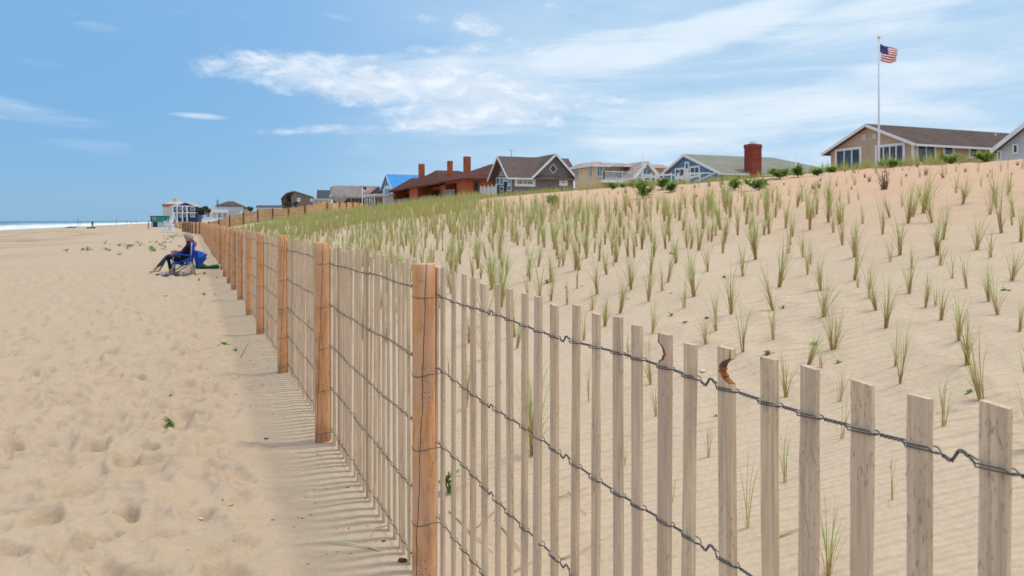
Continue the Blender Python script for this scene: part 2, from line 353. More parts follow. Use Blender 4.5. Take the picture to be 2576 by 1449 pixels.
ORD = 'zeroth first second third fourth fifth sixth seventh eighth ninth tenth eleventh twelfth thirteenth fourteenth fifteenth sixteenth seventeenth eighteenth nineteenth twentieth twenty-first twenty-second twenty-third twenty-fourth twenty-fifth'.split()
WHITE = mat('white_trim_paint', (.72, .74, .75), .55, .08)
# ------------------------------------------------------------------ ground, sea
SAND = mat_sand()
def build_ground():
    front = np.arange(-50, 50.001, .155); back = np.concatenate([np.arange(51.5, 180, 3.)]); az = np.concatenate([-back[::-1], front, back]); az = np.radians(az)
    rr = [0.35]
    while rr[-1] < 3800:
        r = rr[-1]; g = .05 if r < 1.6 else .0062 if r < 12 else .0105 if r < 45 else .022 if r < 130 else .05; rr.append(r*(1+g))
    rr = np.array(rr); RR, AZ = np.meshgrid(rr, az, indexing='ij'); X = RR*np.sin(AZ); Y = RR*np.cos(AZ)
    Z = gz(X.ravel(), Y.ravel()).reshape(X.shape)
    nr, na = X.shape; V = np.stack([X, Y, Z], -1).reshape(-1, 3); V = np.vstack([V, [[0, 0, ground(0, 0)]]])
    i, j = np.meshgrid(np.arange(nr-1), np.arange(na), indexing='ij'); j2 = (j+1) % na
    Q = np.stack([i*na+j, i*na+j2, (i+1)*na+j2, (i+1)*na+j], -1).reshape(-1, 4)
    T = np.stack([np.full(na, nr*na), (np.arange(na)+1) % na, np.arange(na)], -1)
    me = bpy.data.meshes.new('ground'); nv = len(V); nf = len(Q)+len(T)
    me.vertices.add(nv); me.vertices.foreach_set('co', V.ravel())
    me.loops.add(len(Q)*4+len(T)*3); me.loops.foreach_set('vertex_index', np.concatenate([Q[:, ::-1].ravel(), T.ravel()]).astype(np.int32))
    me.polygons.add(nf); me.polygons.foreach_set('loop_start', np.concatenate([np.arange(len(Q))*4, len(Q)*4+np.arange(len(T))*3]).astype(np.int32))
    me.polygons.foreach_set('use_smooth', np.ones(nf, bool)); me.update(calc_edges=True); me.validate()
    me.materials.append(SAND)
    o = bpy.data.objects.new('ground', me); COL.objects.link(o); tag(o, 'pale sandy beach and dune slope with footprints and wind ripples', 'sand', kind='structure')
build_ground()
def build_sea():
    m, nt, b, tc = newmat('sea_water'); O = tc.outputs['Object']
    sx = nt.nodes.new('ShaderNodeSeparateXYZ'); nt.links.new(O, sx.inputs[0]); x, y, z = sx.outputs
    s = M(nt, 'ADD', M(nt, 'MULTIPLY', M(nt, 'ADD', x, .328), .9226), M(nt, 'MULTIPLY', M(nt, 'SUBTRACT', y, 2.847), .3857))
    sw = M(nt, 'ADD', s, M(nt, 'MULTIPLY', M(nt, 'SUBTRACT', noise(nt, O, .03, 4, .6), .5), 26.))
    nz = noise(nt, mapped(nt, O, (1, .35, 1), rot=(0, 0, R(-22))), .16, 5, .62)
    zone = ramp(nt, sw, -150, -95)                # churned white water near the shore
    line = ramp(nt, M(nt, 'ABSOLUTE', M(nt, 'ADD', sw, 168)), 9, 3)
    fo = M(nt, 'MAXIMUM', M(nt, 'MULTIPLY', zone, ramp(nt, nz, .34, .48)), M(nt, 'MULTIPLY', line, ramp(nt, nz, .42, .55)))
    deep = mixc(nt, ramp(nt, nz, .3, .7), (.045, .12, .13), (.07, .17, .17))
    nt.links.new(mixc(nt, fo, deep, (.80, .84, .86)), b.inputs['Base Color'])
    nt.links.new(ramp(nt, fo, 0, 1, .28, .9), b.inputs['Roughness'])
    bump(nt, b, nz, .8, .5)
    mb = MB(); ts = [-400, -100, -20]+list(np.linspace(20, 700, 90))+[900, 1400, 2500, 5000, 9000, 16000]
    svals = [-9000, -5000, -2500, -1200, -700, -450, -320, -250, -215]+list(np.linspace(-200, -40, 110))
    V = []; 
    for s_ in svals:
        for t_ in ts:
            x_, y_ = xy(s_, t_); w = float(ss(-260, -120, s_))
            ph = s_*.085+2.6*float(vn(t_*.012, s_*.02)); hgt = max(0, math.sin(ph))**3*(1.1+1.2*float(vn(t_*.02+5, s_*.03)))
            V.append((x_, y_, -1.55+w*(hgt*1.0)*float(ss(-55, -95, s_))))
    n = len(ts); mb.add(V, [(i*n+j, i*n+j+1, (i+1)*n+j+1, (i+1)*n+j) for i in range(len(svals)-1) for j in range(n-1)])
    o = mb.build('sea', m, smooth=True, recalc=False); tag(o, 'green grey sea with white breaking surf along the shore', 'sea', kind='structure')
build_sea()
# ------------------------------------------------------------------ sand fence along the beach
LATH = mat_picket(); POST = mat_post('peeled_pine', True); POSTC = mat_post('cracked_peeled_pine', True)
WIRE = mat('galvanised_wire', (.12, .12, .12), .5, .35, 60, .5, spec=.5)
NOTCH = mat('raw_knot_wood', (.40, .12, .035), .9, .5, 90, bumpd=.004)
DARKK = mat('dark_knot_wood', (.15, .095, .06), .85, .4, 60)
A0 = np.array((-.396, 1.)); A0 /= np.hypot(*A0)
CORNER = np.array((-.328-.418*97.15, 100.)); END = np.array((-89., 200.))
FL0 = P1+NV*.052
def fline(q):
    """point and unit direction of the fence line; q = metres from the near post"""
    if q <= 0: return FL0+A0*q, A0
    L = np.hypot(*(CORNER-FL0)); d = (CORNER-FL0)/L
    if q <= L: return FL0+d*q, d
    e = (END-CORNER); le = np.hypot(*e); e = e/le; return CORNER+e*(q-L), e
FENCE = thing('sand_fence', (P1[0], P1[1], 0), 'long beach fence of weathered pickets, twisted wire and orange peeled posts', 'fence')
WZ = [1.222, .938, .665, .388, .112]
def vx2q(vx):
    r = (vx-CX)/F; d = (FL0[0]+.396*FL0[1])/(r+.396); return (d-FL0[1])/A0[1]
near = [(2503, 1017, 0), (2318, 996, 0), (2170, 961, 0), (2037, 924, 0), (1938, 900, 0), (1830, 874, 2), (1738, 865, 0), (1674, 840, 1), (1606, 818, 0), (1555, 797, 0), (1498, 789, 0), (1448, 767, 0), (1395, 767, 0), (1356, 746, 0), (1319, 738, 0), (1281, 727, 0), (1250, 715, 0), (1217, 714, 0), (1190, 700, 0), (1166, 689, 0), (1142, 683, 0), (1115, 674, 0), (1098, 672, 0)]
# picket list: (q, top, width, kind)
pk = []
for vx, vy, k in near:
    q = vx2q(vx); p, _ = fline(q); top = CZ-(vy-HZ)*p[1]/F; pk.append([q, top, random.uniform(.0320, .0375)*(1.06 if k == 2 else 1), k])
q = min(p[0] for p in pk)-.1
while q > -7.5: pk.append([q, 1.315+random.uniform(-.012, .012), .034, 0]); q -= .1
POSTQ = [0, 2.39, 4.87, 7.59, 9.76]; q = 9.76
Ltot = np.hypot(*(CORNER-P1))+np.hypot(*(END-CORNER))
while q < Ltot-3: q += random.uniform(2.3, 2.6); POSTQ.append(q)
q = .045; g = 0; cnt = 0
while q < Ltot:
    pitch = (.092 if q < 3 else .095)
    q += pitch+random.uniform(-.014, .014)+(.012 if random.random() < .12 else 0); cnt += 1
    pk.append([q, 1.325+random.uniform(-.022, .022)+.012*float(vn(q*.7, 3)), random.uniform(.031, .038), 0])
pk.sort(key=lambda p: abs(p[0]+1.2))
def picket_mb(mb, q, top, w, kind, ax=True, simple=False):
    p, d = fline(q); d3 = Vector((d[0], d[1], 0)); n3 = Vector((d[1], -d[0], 0)); th = .0095+random.uniform(-.001, .0015)
    lean = random.uniform(-.010, .010); leann = random.uniform(-.004, .004); g = ground(p[0], p[1])-.12 if not simple else float(gz(np.array([p[0]]), np.array([p[1]]), False)[0])-.1
    yaw = random.uniform(-.06, .06); d3 = (d3*math.cos(yaw)+n3*math.sin(yaw)); n3 = Vector((d3.y, -d3.x, 0))
    off = random.uniform(-.003, .003)
    B = Vector((p[0], p[1], 0))+n3*off
    def P(a, b, z):
        return B+d3*(a+lean*(1-z/top)*2)+n3*(b+leann*(1-z))+Vector((0, 0, z))
    if simple:
        pts = [P(a*w/2, b*th/2, z) for z in (g, top) for a, b in ((-1, -1), (1, -1), (1, 1), (-1, 1))]
        mb.add(pts, [(0, 1, 5, 4), (1, 2, 6, 5), (2, 3, 7, 6), (3, 0, 4, 7), (4, 5, 6, 7)]); return B
    if kind == 0:
        # riven lath: slightly trapezoid section, wavy edges
        nz = 30; secs = []; ph = random.random()*9
        e1 = [float(vn(ph+z*6, 1))*.0022+float(vn(ph+z*31, 7))*.0012 for z in np.linspace(g, top, nz)]; e2 = [float(vn(ph+z*6, 4))*.0022+float(vn(ph+z*31, 9))*.0012 for z in np.linspace(g, top, nz)]
        tilt = random.uniform(-.0012, .0012)
        for i, z in enumerate(np.linspace(g, top, nz)):
            zz = z
            f = lambda a: z+(tilt*a/(w/2) if i == nz-1 else 0)
            a0 = -w/2+e1[i]; a1 = w/2+e2[i]; rid = w*.30
            secs.append([P(a0, -th/2, f(a0)), P(a1-.0012, -th/2+.0006, f(a1)), P(a1, -th/2+.002, f(a1)), P(a1-.001, th/2, f(a1)), P(a0+.002, th/2, f(a0)), P(a0, th/2-.002, f(a0))])
        k = 6; pts = [p_ for s_ in secs for p_ in s_]
        fs = [(i*k+j, i*k+(j+1) % k, (i+1)*k+(j+1) % k, (i+1)*k+j) for i in range(nz-1) for j in range(k)]
        fs.append(tuple((nz-1)*k+j for j in range(k))); mb.add(pts, fs)
    else:
        # knot hole broken out of one edge of the lath
        sgn = 1 if kind == 1 else -1       # the bite sits on the far (+along) edge for the first, near edge for the other
        z0, z1 = (top-.049, top-.018) if kind == 1 else (top-.052, top-.016)
        dep = .50*w if kind == 1 else .66*w
        zs = list(np.linspace(g, z0-.005, 24))+list(np.linspace(z0, z1, 13))+list(np.linspace(z1+.003, top, 4)); ed = []
        for z in zs:
            if z0 <= z <= z1:
                q_ = (z-z0)/(z1-z0); bite = dep*(max(0., math.sin(math.pi*min(1, q_*.93+.10)))**.55); bite *= 1+.14*math.sin(z*700)*(q_ < .5)
            else: bite = 0
            ed.append(bite)
        k = 6; pts = []; zc_ = (z0+z1)/2
        for z, bt in zip(zs, ed):
            lo, hi = -w/2, w/2
            if sgn > 0: hi -= bt
            else: lo += bt
            sw = .0012+.0085*math.exp(-((z-zc_+.006)/.026)**2)      # band of curled grain round the bite
            inn = hi-sw if sgn > 0 else lo+sw
            pts += [P(lo, -th/2, z), P(inn, -th/2, z), P(hi, -th/2, z), P(hi, th/2, z), P(inn, th/2, z), P(lo, th/2, z)]
        nz = len(zs); kk = len(mb.v)
        for i in range(nz-1):
            zn = z0-.06 < zs[i] < z1+.02; lowb = z0-.004 < zs[i] < z0+.012
            for j in range(k):
                band = (j in (1, 3)) if sgn > 0 else (j in (0, 4)); wallb = (j == 2) if sgn > 0 else (j == 5)
                bit = ed[i] > .002 or ed[i+1] > .002
                mi = 1 if (wallb and bit and zs[i] < zc_) or (band and lowb) else 2 if (wallb and bit) or (band and zn) else 0
                mb.m.append(mi); mb.f.append((kk+i*k+j, kk+i*k+(j+1) % k, kk+(i+1)*k+(j+1) % k, kk+(i+1)*k+j))
        mb.f.append(tuple(kk+(nz-1)*k+j for j in range(k))); mb.m.append(0); mb.v += [tuple(v) for v in pts]
    return B
order_px = sorted([p for p in pk if -2.2 < p[0] < 60], key=lambda p: (fline(p[0])[0][1]))
inview = [p for p in order_px if fline(p[0])[0][1] > .70][:100]
ids = set(id(p) for p in inview); rest = MB(); simple_rest = MB()
for p in pk:
    if id(p) in ids:
        mb = MB(); B = picket_mb(mb, *p); o = mb.build('picket', [LATH, NOTCH, DARKK], FENCE, loc=(B.x, B.y, 0), smooth=False)
        if p[3]: o['label'] = 'weathered picket with a knot hole broken out of its upper edge'
    else: picket_mb(rest, *p, simple=True)
o = rest.build('picket_row', LATH, FENCE, recalc=False); o['kind'] = 'stuff'; o['label'] = 'farther pickets running away down the beach'
def post_mesh(p, n3, r, h, m, seg=40, parent=FENCE, lean=None):
    mb = MB(); c = Vector((p[0], p[1], 0))-n3*(r+.009); g = ground(c.x, c.y)-.15; pts = []; k = seg; zs = np.linspace(g, h, 26 if seg > 20 else 4); ph = random.random()*50
    lean = lean or (random.uniform(-.01, .01), random.uniform(-.012, .012))
    for z in zs:
        rr = r*(1.05-.05*(z/h))*(1+.03*float(vn(ph, z*2.5)))
        for j in range(k):
            a = 2*math.pi*j/k; q = rr*(1+.025*float(vn(ph+3*math.cos(a), 3*math.sin(a)+z*1.3))+.012*float(vn(ph+9*math.cos(a), 9*math.sin(a)+z*2)))
            e = lean[0]*(z-h*.0)*.5
            pts.append((c.x+q*math.cos(a)+e, c.y+q*math.sin(a)+lean[1]*z*.5, z))
    nz = len(zs); top = len(pts)
    for j in range(k):   # sawn, slightly bevelled head
        a = 2*math.pi*j/k; x_, y_, z_ = pts[(nz-1)*k+j]; pts.append((x_+(c.x-x_)*.06, y_+(c.y-y_)*.06, h+.004+.003*float(vn(ph+a*2, 5))))
    fs = [(i*k+j, i*k+(j+1) % k, (i+1)*k+(j+1) % k, (i+1)*k+j) for i in range(nz) for j in range(k)]; fs.append(tuple(nz*k+j for j in range(k)))
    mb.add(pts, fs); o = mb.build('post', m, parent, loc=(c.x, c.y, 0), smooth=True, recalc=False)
    return o, c
posts = []
for i, q in enumerate(POSTQ[:98]):
    p, d = fline(q); n3 = Vector((d[1], -d[0], 0))
    r = [.0425, .047, .044, .043, .042][i] if i < 5 else random.uniform(.039, .046)
    h = [1.337, 1.352, 1.36, 1.35, 1.35][i] if i < 5 else 1.35+random.uniform(-.03, .03)
    o, c = post_mesh(p, n3, r, h, POSTC if i == 0 else POST, 44 if i < 6 else 14, lean=[(-.004, 0), (-.018, .0), (-.006, 0), (0, 0), (0, 0)][i] if i < 5 else None)
    if i == 0: o['label'] = 'nearest peeled post with a long dark crack and knots'
    posts.append((q, c, r, n3, p))
# twisted wires woven through the pickets
pq = sorted(pk, key=lambda p: p[0]); qs = [p[0] for p in pq]
KN = [vx2q(v) for v in (2411, 1784, 1421, 1233)]
def wire_path(z0, wi):
    """returns three strands as point lists (near part) and one far strand"""
    A, B_, C, far = [], [], [], []
    for i in range(len(pq)-1):
        q0, q1 = pq[i][0], pq[i+1][0]; w0, w1 = pq[i][2]/2, pq[i+1][2]/2
        if q0 < -3: continue
        fine = q0 < 7.3
        if q0 > 26: break
        zc = lambda q_: z0+.006*math.sin(q_*2.1+wi)+.004*math.sin(q_*7.7+wi*2)
        def pt(q_, b, z): p_, d_ = fline(q_); return (p_[0]+d_[1]*b, p_[1]-d_[0]*b, z)
        if not fine:
            far.append(pt(q0, -.0085, zc(q0))); far.append(pt((q0+q1)/2, -.002, zc((q0+q1)/2)+.003)); continue
        th = .0078
        za = zc(q0)
        for f in np.linspace(-1, 1, 3):      # across the face of the picket
            qq = q0+f*w0; A.append(pt(qq, -th, za+.0019-.0015*f)); B_.append(pt(qq, -th, za-.0019-.0015*f)); C.append(pt(qq, th, za+.002))
        g0, g1 = q0+w0+.001, q1-w1-.001
        kink = any(g0-.02 < k_ < g1+.02 for k_ in KN) or (q0 > .05 and abs(math.sin(i*2.399)) > .955) 
        n = 22 if q0 < .2 else 9; turns = 2.5 if (g1-g0) > .04 else 1.5
        for k in range(1, n):
            f = k/n; qq = g0+(g1-g0)*f; env = min(1, f*6, (1-f)*6); a = f*turns*2*math.pi
            zz = za+(zc(q1)-za)*f
            if kink: zz -= .009*(math.tanh((f-.52)*14))*math.exp(-((f-.5)/.30)**2)
            for L, ph in ((A, 0), (B_, 2.1), (C, 4.2)):
                b = -th+(th)*min(1, f*5, (1-f)*5) if L is not C else th-(th)*min(1, f*5, (1-f)*5)
                L.append(pt(qq, b+math.cos(a+ph)*.0017*env, zz+math.sin(a+ph)*.0018*env))
    return A, B_, C, far
for wi, z0 in enumerate(WZ):
    A, B_, C, far = wire_path(z0, wi); mb = MB()
    for L in (A, B_, C): mb.tube(L, .00105, 5)
    if far: mb.tube([A[-1]]+far, .0026, 4)
    # tie round each post
    for q, c, r, n3, p in posts[:12]:
        pts = []
        for a in np.linspace(-.55*math.pi, .55*math.pi, 15):
            dirv = -n3*math.cos(a)+Vector((U[0], U[1], 0))*math.sin(a)
            pts.append(c+dirv*(r*1.035+.0012)+Vector((0, 0, z0-.012*math.cos(a)*(1 if wi else .2)+.006*math.sin(a))))
        mb.tube([pts[0]+n3*.05]+pts+[pts[-1]+n3*.05], .0015, 5)
    mb.build('wire', WIRE, FENCE, smooth=True, recalc=False)
# ------------------------------------------------------------------ second fence across the dune by the access path
F2 = [(-47.5, 110), (-40.5, 96.5), (-35.2, 88.), (-31.3, 84.2), (-24.2, 79), (-19.9, 76), (-17.8, 76), (-17.2, 86), (-17.0, 94.5)]
FEN2 = thing('dune_fence', (F2[4][0], F2[4][1], 1.5), 'straw coloured picket fence with dark posts climbing the dune beside the sandy path', 'fence')
DPOST = mat('dark_stained_post', (.20, .085, .04), .8, .3, 5); TAN = mat('fresh_lath', (.74, .46, .22), .85, .25, 2)
mb = MB(); tot = 0
seglen = [math.dist(F2[i], F2[i+1]) for i in range(len(F2)-1)]; total = sum(seglen)
def f2(q):
    for i, L in enumerate(seglen):
        if q <= L or i == len(seglen)-1:
            a = Vector(F2[i]); b = Vector(F2[i+1]); d = (b-a).normalized(); return a+d*q, d
        q -= L
q = 0
while q < total:
    p, d = f2(q); g = float(gz(np.array([p.x]), np.array([p.y]), False)[0]); 
    mb.box((p.x, p.y, g+.55+random.uniform(-.03, .03)), (.029, .008, .68), 0, ((d.x, d.y, 0), (-d.y, d.x, 0), (0, 0, 1))); q += .066
for z in (.25, .55, .85, 1.1):
    pts = []
    for q in np.arange(0, total, 2.):
        p, d = f2(q); pts.append((p.x+d.y*.02, p.y-d.x*.02, float(gz(np.array([p.x]), np.array([p.y]), False)[0])+z))
    mb.tube(pts, .01, 4, 1)
o = mb.build('picket_panel', [TAN, WIRE], FEN2, recalc=False); o['kind'] = 'stuff'
for q in np.arange(.3, total, 2.55):
    p, d = f2(q); g = float(gz(np.array([p.x]), np.array([p.y]), False)[0]); m2 = MB(); m2.tube([(p.x+d.y*.07, p.y-d.x*.07, g-.2), (p.x+d.y*.07, p.y-d.x*.07, g+1.36)], .065, 8)
    m2.build('post', DPOST, FEN2, smooth=False, recalc=False)
# ------------------------------------------------------------------ houses behind the dune
def c5(x, y): return (1400+x/3.389)/1.4907, (540+y/3.389)/1.4907
def c6(x, y): return (2100+x/2.576)/1.4907, (500+y/2.576)/1.4907
def c7(x, y): return (3040+x/3.22)/1.4907, (440+y/3.22)/1.4907
def c4(x, y): return (960+x/4.7704)/1.4907, (560+y/4.7704)/1.4907
def c2(x, y): return (560+x/5.8545)/1.4907, (700+y/5.8545)/1.4907
def c1(x, y): return (x/2.6833)/1.4907, (700+y/2.6833)/1.4907
GLASS = mat_glass('window_glass'); GLASSL = mat_glass('pale_blind_glass', (.22, .30, .27), .25); GLASSB = mat_glass('sky_glass', (.09, .17, .25), .1)
N3 = Vector((NV[0], NV[1], 0)); U3 = Vector((U[0], U[1], 0)); Z3 = Vector((0, 0, 1))
class House:
    """local frame: a inland along the side wall facing us, b away down the row along the ocean front, z up"""
    def __init__(s, name, label, vx, sdist=None, depth=None, na=None, cat='house', group='houses along the top of the dune'):
        r = (vx-CX)/F; d = depth or (sdist+.795)/(.9226*r+.3857); s.o = Vector((r*d, d, 0)); s.d = d
        s.n = N3 if na is None else Vector((math.cos(na), math.sin(na), 0)); s.u = Vector((-s.n.y, s.n.x, 0))
        s.root = thing(name, (s.o.x, s.o.y, 2.6), label, cat, group)
    def W(s, a, b, z): return s.o+s.n*a+s.u*b+Z3*z
    def A(s, vx, b=0):
        r = (vx-CX)/F; ox = s.o.x+s.u.x*b; oy = s.o.y+s.u.y*b; return (r*oy-ox)/(s.n.x-r*s.n.y)
    def B(s, vx, a=0):
        r = (vx-CX)/F; ox = s.o.x+s.n.x*a; oy = s.o.y+s.n.y*a; return (r*oy-ox)/(s.u.x-r*s.u.y)
    def Z(s, vy, a=0, b=0): return CZ-(vy-HZ)*s.W(a, b, 0).y/F
    def S(s, vx, vy, b=0): a = s.A(vx, b); return a, s.Z(vy, a, b)
    def O(s, vx, vy, a=0): b = s.B(vx, a); return b, s.Z(vy, a, b)
    def part(s, name, mb, m, parent=None, uv=False, label=None, smooth=False):
        o = mb.build(name, m, parent or s.root, loc=s.root.location, uv=uv, smooth=smooth)
        if label: o['label'] = label
        return o
    def bx(s, mb, a0, a1, b0, b1, z0, z1, mi=0):
        c = s.W((a0+a1)/2, (b0+b1)/2, (z0+z1)/2); mb.box(c, (abs(a1-a0)/2, abs(b1-b0)/2, abs(z1-z0)/2), mi, (s.n, s.u, Z3))
    def win(s, plane, x0, y0, x1, y1, panes=1, glass=None, fr=.11, rows=1, trim=None, off=0., name='window', sill=True, label=None):
        """window from its corners in the photo; plane 'S' (side wall b=off) or 'O' (ocean front a=off)"""
        trim = trim or WHITE; glass = glass or GLASS
        if plane == 'S': h0, _ = s.S(x0, y0, off); h1, _ = s.S(x1, y1, off); hm = (h0+h1)/2; z1, z0 = s.Z(y0, hm, off), s.Z(y1, hm, off)
        else: h0, _ = s.O(x0, y0, off); h1, _ = s.O(x1, y1, off); hm = (h0+h1)/2; z1, z0 = s.Z(y0, off, hm), s.Z(y1, off, hm)
        if h0 > h1: h0, h1 = h1, h0
        def b(mb, u0, u1, w0, w1, q0, q1, mi=0):
            if plane == 'S': s.bx(mb, u0, u1, off-q1, off-q0, w0, w1, mi)
            else: s.bx(mb, off-q1, off-q0, u0, u1, w0, w1, mi)
        mb = MB(); b(mb, h0, h1, z1-fr, z1, -.02, .07); b(mb, h0, h1, z0, z0+fr, -.02, .07); b(mb, h0, h0+fr, z0+fr, z1-fr, -.02, .068); b(mb, h1-fr, h1, z0+fr, z1-fr, -.02, .068)
        w = (h1-h0-2*fr)/panes
        for k in range(1, panes): b(mb, h0+fr+w*k-.04, h0+fr+w*k+.04, z0+fr, z1-fr, -.02, .06)
        for k in range(1, rows): zz = z0+fr+(z1-z0-2*fr)*k/rows; b(mb, h0+fr, h1-fr, zz-.03, zz+.03, -.02, .055)
        w_ = s.part(name, mb, trim, label=label)
        for k in range(panes):
            mg = MB(); b(mg, h0+fr+w*k+.0, h0+fr+w*(k+1)-.0, z0+fr, z1-fr, .012, .03); s.part('pane', mg, glass if not isinstance(glass, list) else glass[k], w_)
        return w_
    def slab(s, mb, pts, th=.16, mi=0):
        P = [s.W(*p) for p in pts]; mb.prism(P, (0, 0, -th), mi)
    def gable(s, mbw, mbr, mbt, axis, a0, a1, b0, b1, z0, ze, zr, ov=.35, rp=.5, hip=0, trim=.26, ovr=.3, both=True, te=None):
        """walls with gable ends + pitched roof; axis = direction of the ridge"""
        if axis == 'a':
            bm = b0+(b1-b0)*rp
            mbw.prism([s.W(a0, b0, z0), s.W(a0, b0, ze), s.W(a0, bm, zr), s.W(a0, b1, ze), s.W(a0, b1, z0)] if not hip else [s.W(a0, b0, z0), s.W(a0, b0, ze), s.W(a0, b1, ze), s.W(a0, b1, z0)], s.n*(a1-a0))
            if hip: mbw.prism([s.W(a0, b0, ze-.01), s.W(a0, bm, zr), s.W(a0, b1, ze-.01)], s.n*.4)
            k0 = (zr-ze)/abs(bm-b0); k1 = (zr-ze)/abs(b1-bm); A0_, A1_ = a0-ovr, a1+ovr-(hip or 0)
            t = .07; h0 = [(A0_, b0-ov, ze-ov*k0+t), (A0_, bm, zr+t), (A1_, bm, zr+t), (a1+ovr, b0-ov, ze-ov*k0+t)]; h1 = [(A0_, b1+ov, ze-ov*k1+t), (a1+ovr, b1+ov, ze-ov*k1+t), (A1_, bm, zr+t), (A0_, bm, zr+t)]
            s.slab(mbr, h0); s.slab(mbr, h1)
            if hip: s.slab(mbr, [(a1+ovr, b0-ov, ze-ov*k0+t), (A1_, bm, zr+t), (a1+ovr, b1+ov, ze-ov*k1+t)])
            if mbt:
                for e in ((A0_-.03,) if not both else (A0_-.03, A1_+.03)):
                    if hip and e > a0: continue
                    mbt.bar(s.W(e, b0-ov, ze-ov*k0+t-.10), s.W(e, bm, zr+t-.10), .05, trim); mbt.bar(s.W(e, b1+ov, ze-ov*k1+t-.10), s.W(e, bm, zr+t-.10), .05, trim)
                mbt.bar(s.W(A0_, b0-ov-.03, ze-ov*k0+t-.10), s.W((te if te is not None else a1+ovr), b0-ov-.03, ze-ov*k0+t-.10), .05, trim*.8)
        else:
            am = a0+(a1-a0)*rp
            mbw.prism([s.W(a0, b0, z0), s.W(a0, b0, ze), s.W(am, b0, zr), s.W(a1, b0, ze), s.W(a1, b0, z0)], s.u*(b1-b0))
            k0 = (zr-ze)/abs(am-a0); k1 = (zr-ze)/abs(a1-am); t = .07; B0, B1 = b0-ovr, b1+ovr
            s.slab(mbr, [(a0-ov, B0, ze-ov*k0+t), (am, B0, zr+t), (am, B1, zr+t), (a0-ov, B1, ze-ov*k0+t)]); s.slab(mbr, [(a1+ov, B0, ze-ov*k1+t), (a1+ov, B1, ze-ov*k1+t), (am, B1, zr+t), (am, B0, zr+t)])
            if mbt:
                e = B0-.03
                mbt.bar(s.W(a0-ov, e, ze-ov*k0+t-.10), s.W(am, e, zr+t-.10), .05, trim); mbt.bar(s.W(a1+ov, e, ze-ov*k1+t-.10), s.W(am, e, zr+t-.10), .05, trim)
                mbt.bar(s.W(a0-ov-.03, B0, ze-ov*k0+t-.10), s.W(a0-ov-.03, B1, ze-ov*k0+t-.10), .05, trim*.8)
    def hiproof(s, mb, a0, a1, b0, b1, ze, zr, ov=.5, ra=None, rb=None, th=.2):
        """ra/rb: ridge ends ((a,b),(a,b))"""
        c = [(a0-ov, b0-ov, ze), (a1+ov, b0-ov, ze), (a1+ov, b1+ov, ze), (a0-ov, b1+ov, ze)]; p, q = (ra[0], ra[1], zr), (rb[0], rb[1], zr)
        # ridge runs p (near a0/b0 side) to q; along a
        if abs(rb[0]-ra[0]) > abs(rb[1]-ra[1]): polys = [[c[0], c[1], q, p], [c[1], c[2], q], [c[2], c[3], p, q], [c[3], c[0], p]]
        else: polys = [[c[0], c[1], p], [c[1], c[2], q, p], [c[2], c[3], q], [c[3], c[0], p, q]]
        for P in polys:
            if len(set(P)) >= 3: s.slab(mb, [x for i, x in enumerate(P) if x not in P[:i]], th)
    def rail(s, mb, pts, h=1.0, sp=.14, mi=0, pw=.09):
        """railing through local points"""
        for p, q in zip(pts[:-1], pts[1:]):
            a = s.W(*p); b = s.W(*q); L = (b-a).length
            mb.bar(a+Z3*h, b+Z3*h, .08, .06, mi); mb.bar(a+Z3*.12, b+Z3*.12, .05, .05, mi)
            n = max(1, int(L/sp))
            for k in range(n+1):
                c = a+(b-a)*(k/n); w = pw if k % 12 == 0 or k == n else .035; hh = h+.08 if w == pw else h-.02; mb.box(c+Z3*hh/2, (w/2, w/2, hh/2), mi)
ROOFBR = mat_shingle('brown_asphalt_roof', (.07, .046, .038), (.145, .10, .08)); ROOFGR = mat_shingle('grey_green_roof', (.19, .185, .14), (.30, .295, .235)); ROOFRED = mat_shingle('red_brown_roof', (.07, .025, .018), (.15, .055, .04))
ROOFDK = mat_shingle('slate_grey_roof', (.05, .06, .07), (.10, .115, .13)); ROOFWD = mat_shingle('weathered_cedar_roof', (.13, .105, .095), (.38, .33, .30)); ROOFPK = mat_shingle('pinkish_cedar_roof', (.28, .20, .17), (.55, .43, .39))
# -- beige house
H = House('beige_house', 'low beige sided house with brown roof and wide sliding windows behind the tall flagpole', 2297, 38)
w, r, t = MB(), MB(), MB()
bl, _ = H.O(2090, 375); ze = H.Z(357); bm = H.B(2167.5); zr = H.Z(317.5, 0, bm)
H.gable(w, r, t, 'a', 0, 20, 0, bl, 2.2, ze, zr, rp=.5, ov=.45, ovr=.35, trim=.16)
for e in (0,): t.box(H.W(-.03, -.03, (2.2+ze)/2), (.07, .07, (ze-2.2)/2), 0, (H.n, H.u, Z3))
H.part('wall', w, mat_siding('beige_lap_siding', (.50, .385, .265), .18, dark=.72), uv=True); H.part('roof', r, ROOFBR, uv=True); H.part('trim', t, WHITE)
H.win('O', 2101.8, 372, 2168.5, 431, 3, fr=.16, name='sliding_door'); H.win('O', 2203, 362, 2278, 415, 4, fr=.16, name='sliding_door')
H.win('S', 2303, 360, 2353, 415, 2, fr=.15, name='sliding_door'); H.win('S', 2370.5, 363, 2398.7, 395, 1, fr=.14); H.win('S', 2435, 366, 2462, 399, 1, fr=.14)
for x0, y0, x1, y1 in ((2167.5, 339, 2178, 352.5), (2195.6, 336, 2206, 349)):
    m = MB(); b0, z1 = H.O(x0, y0); b1, z0 = H.O(x1, y1); H.bx(m, -.04, .02, b1, b0, z0, z1); H.part('gable_vent', m, mat('pale_vent', (.55, .58, .60), .6))
m = MB(); a_, z_ = H.S(2470, 352, bl/2); m.tube([H.W(a_, bl/2*.7, zr-.7), H.W(a_, bl/2*.7, zr-.12)], .05, 8); H.part('roof_pipe', m, WHITE)
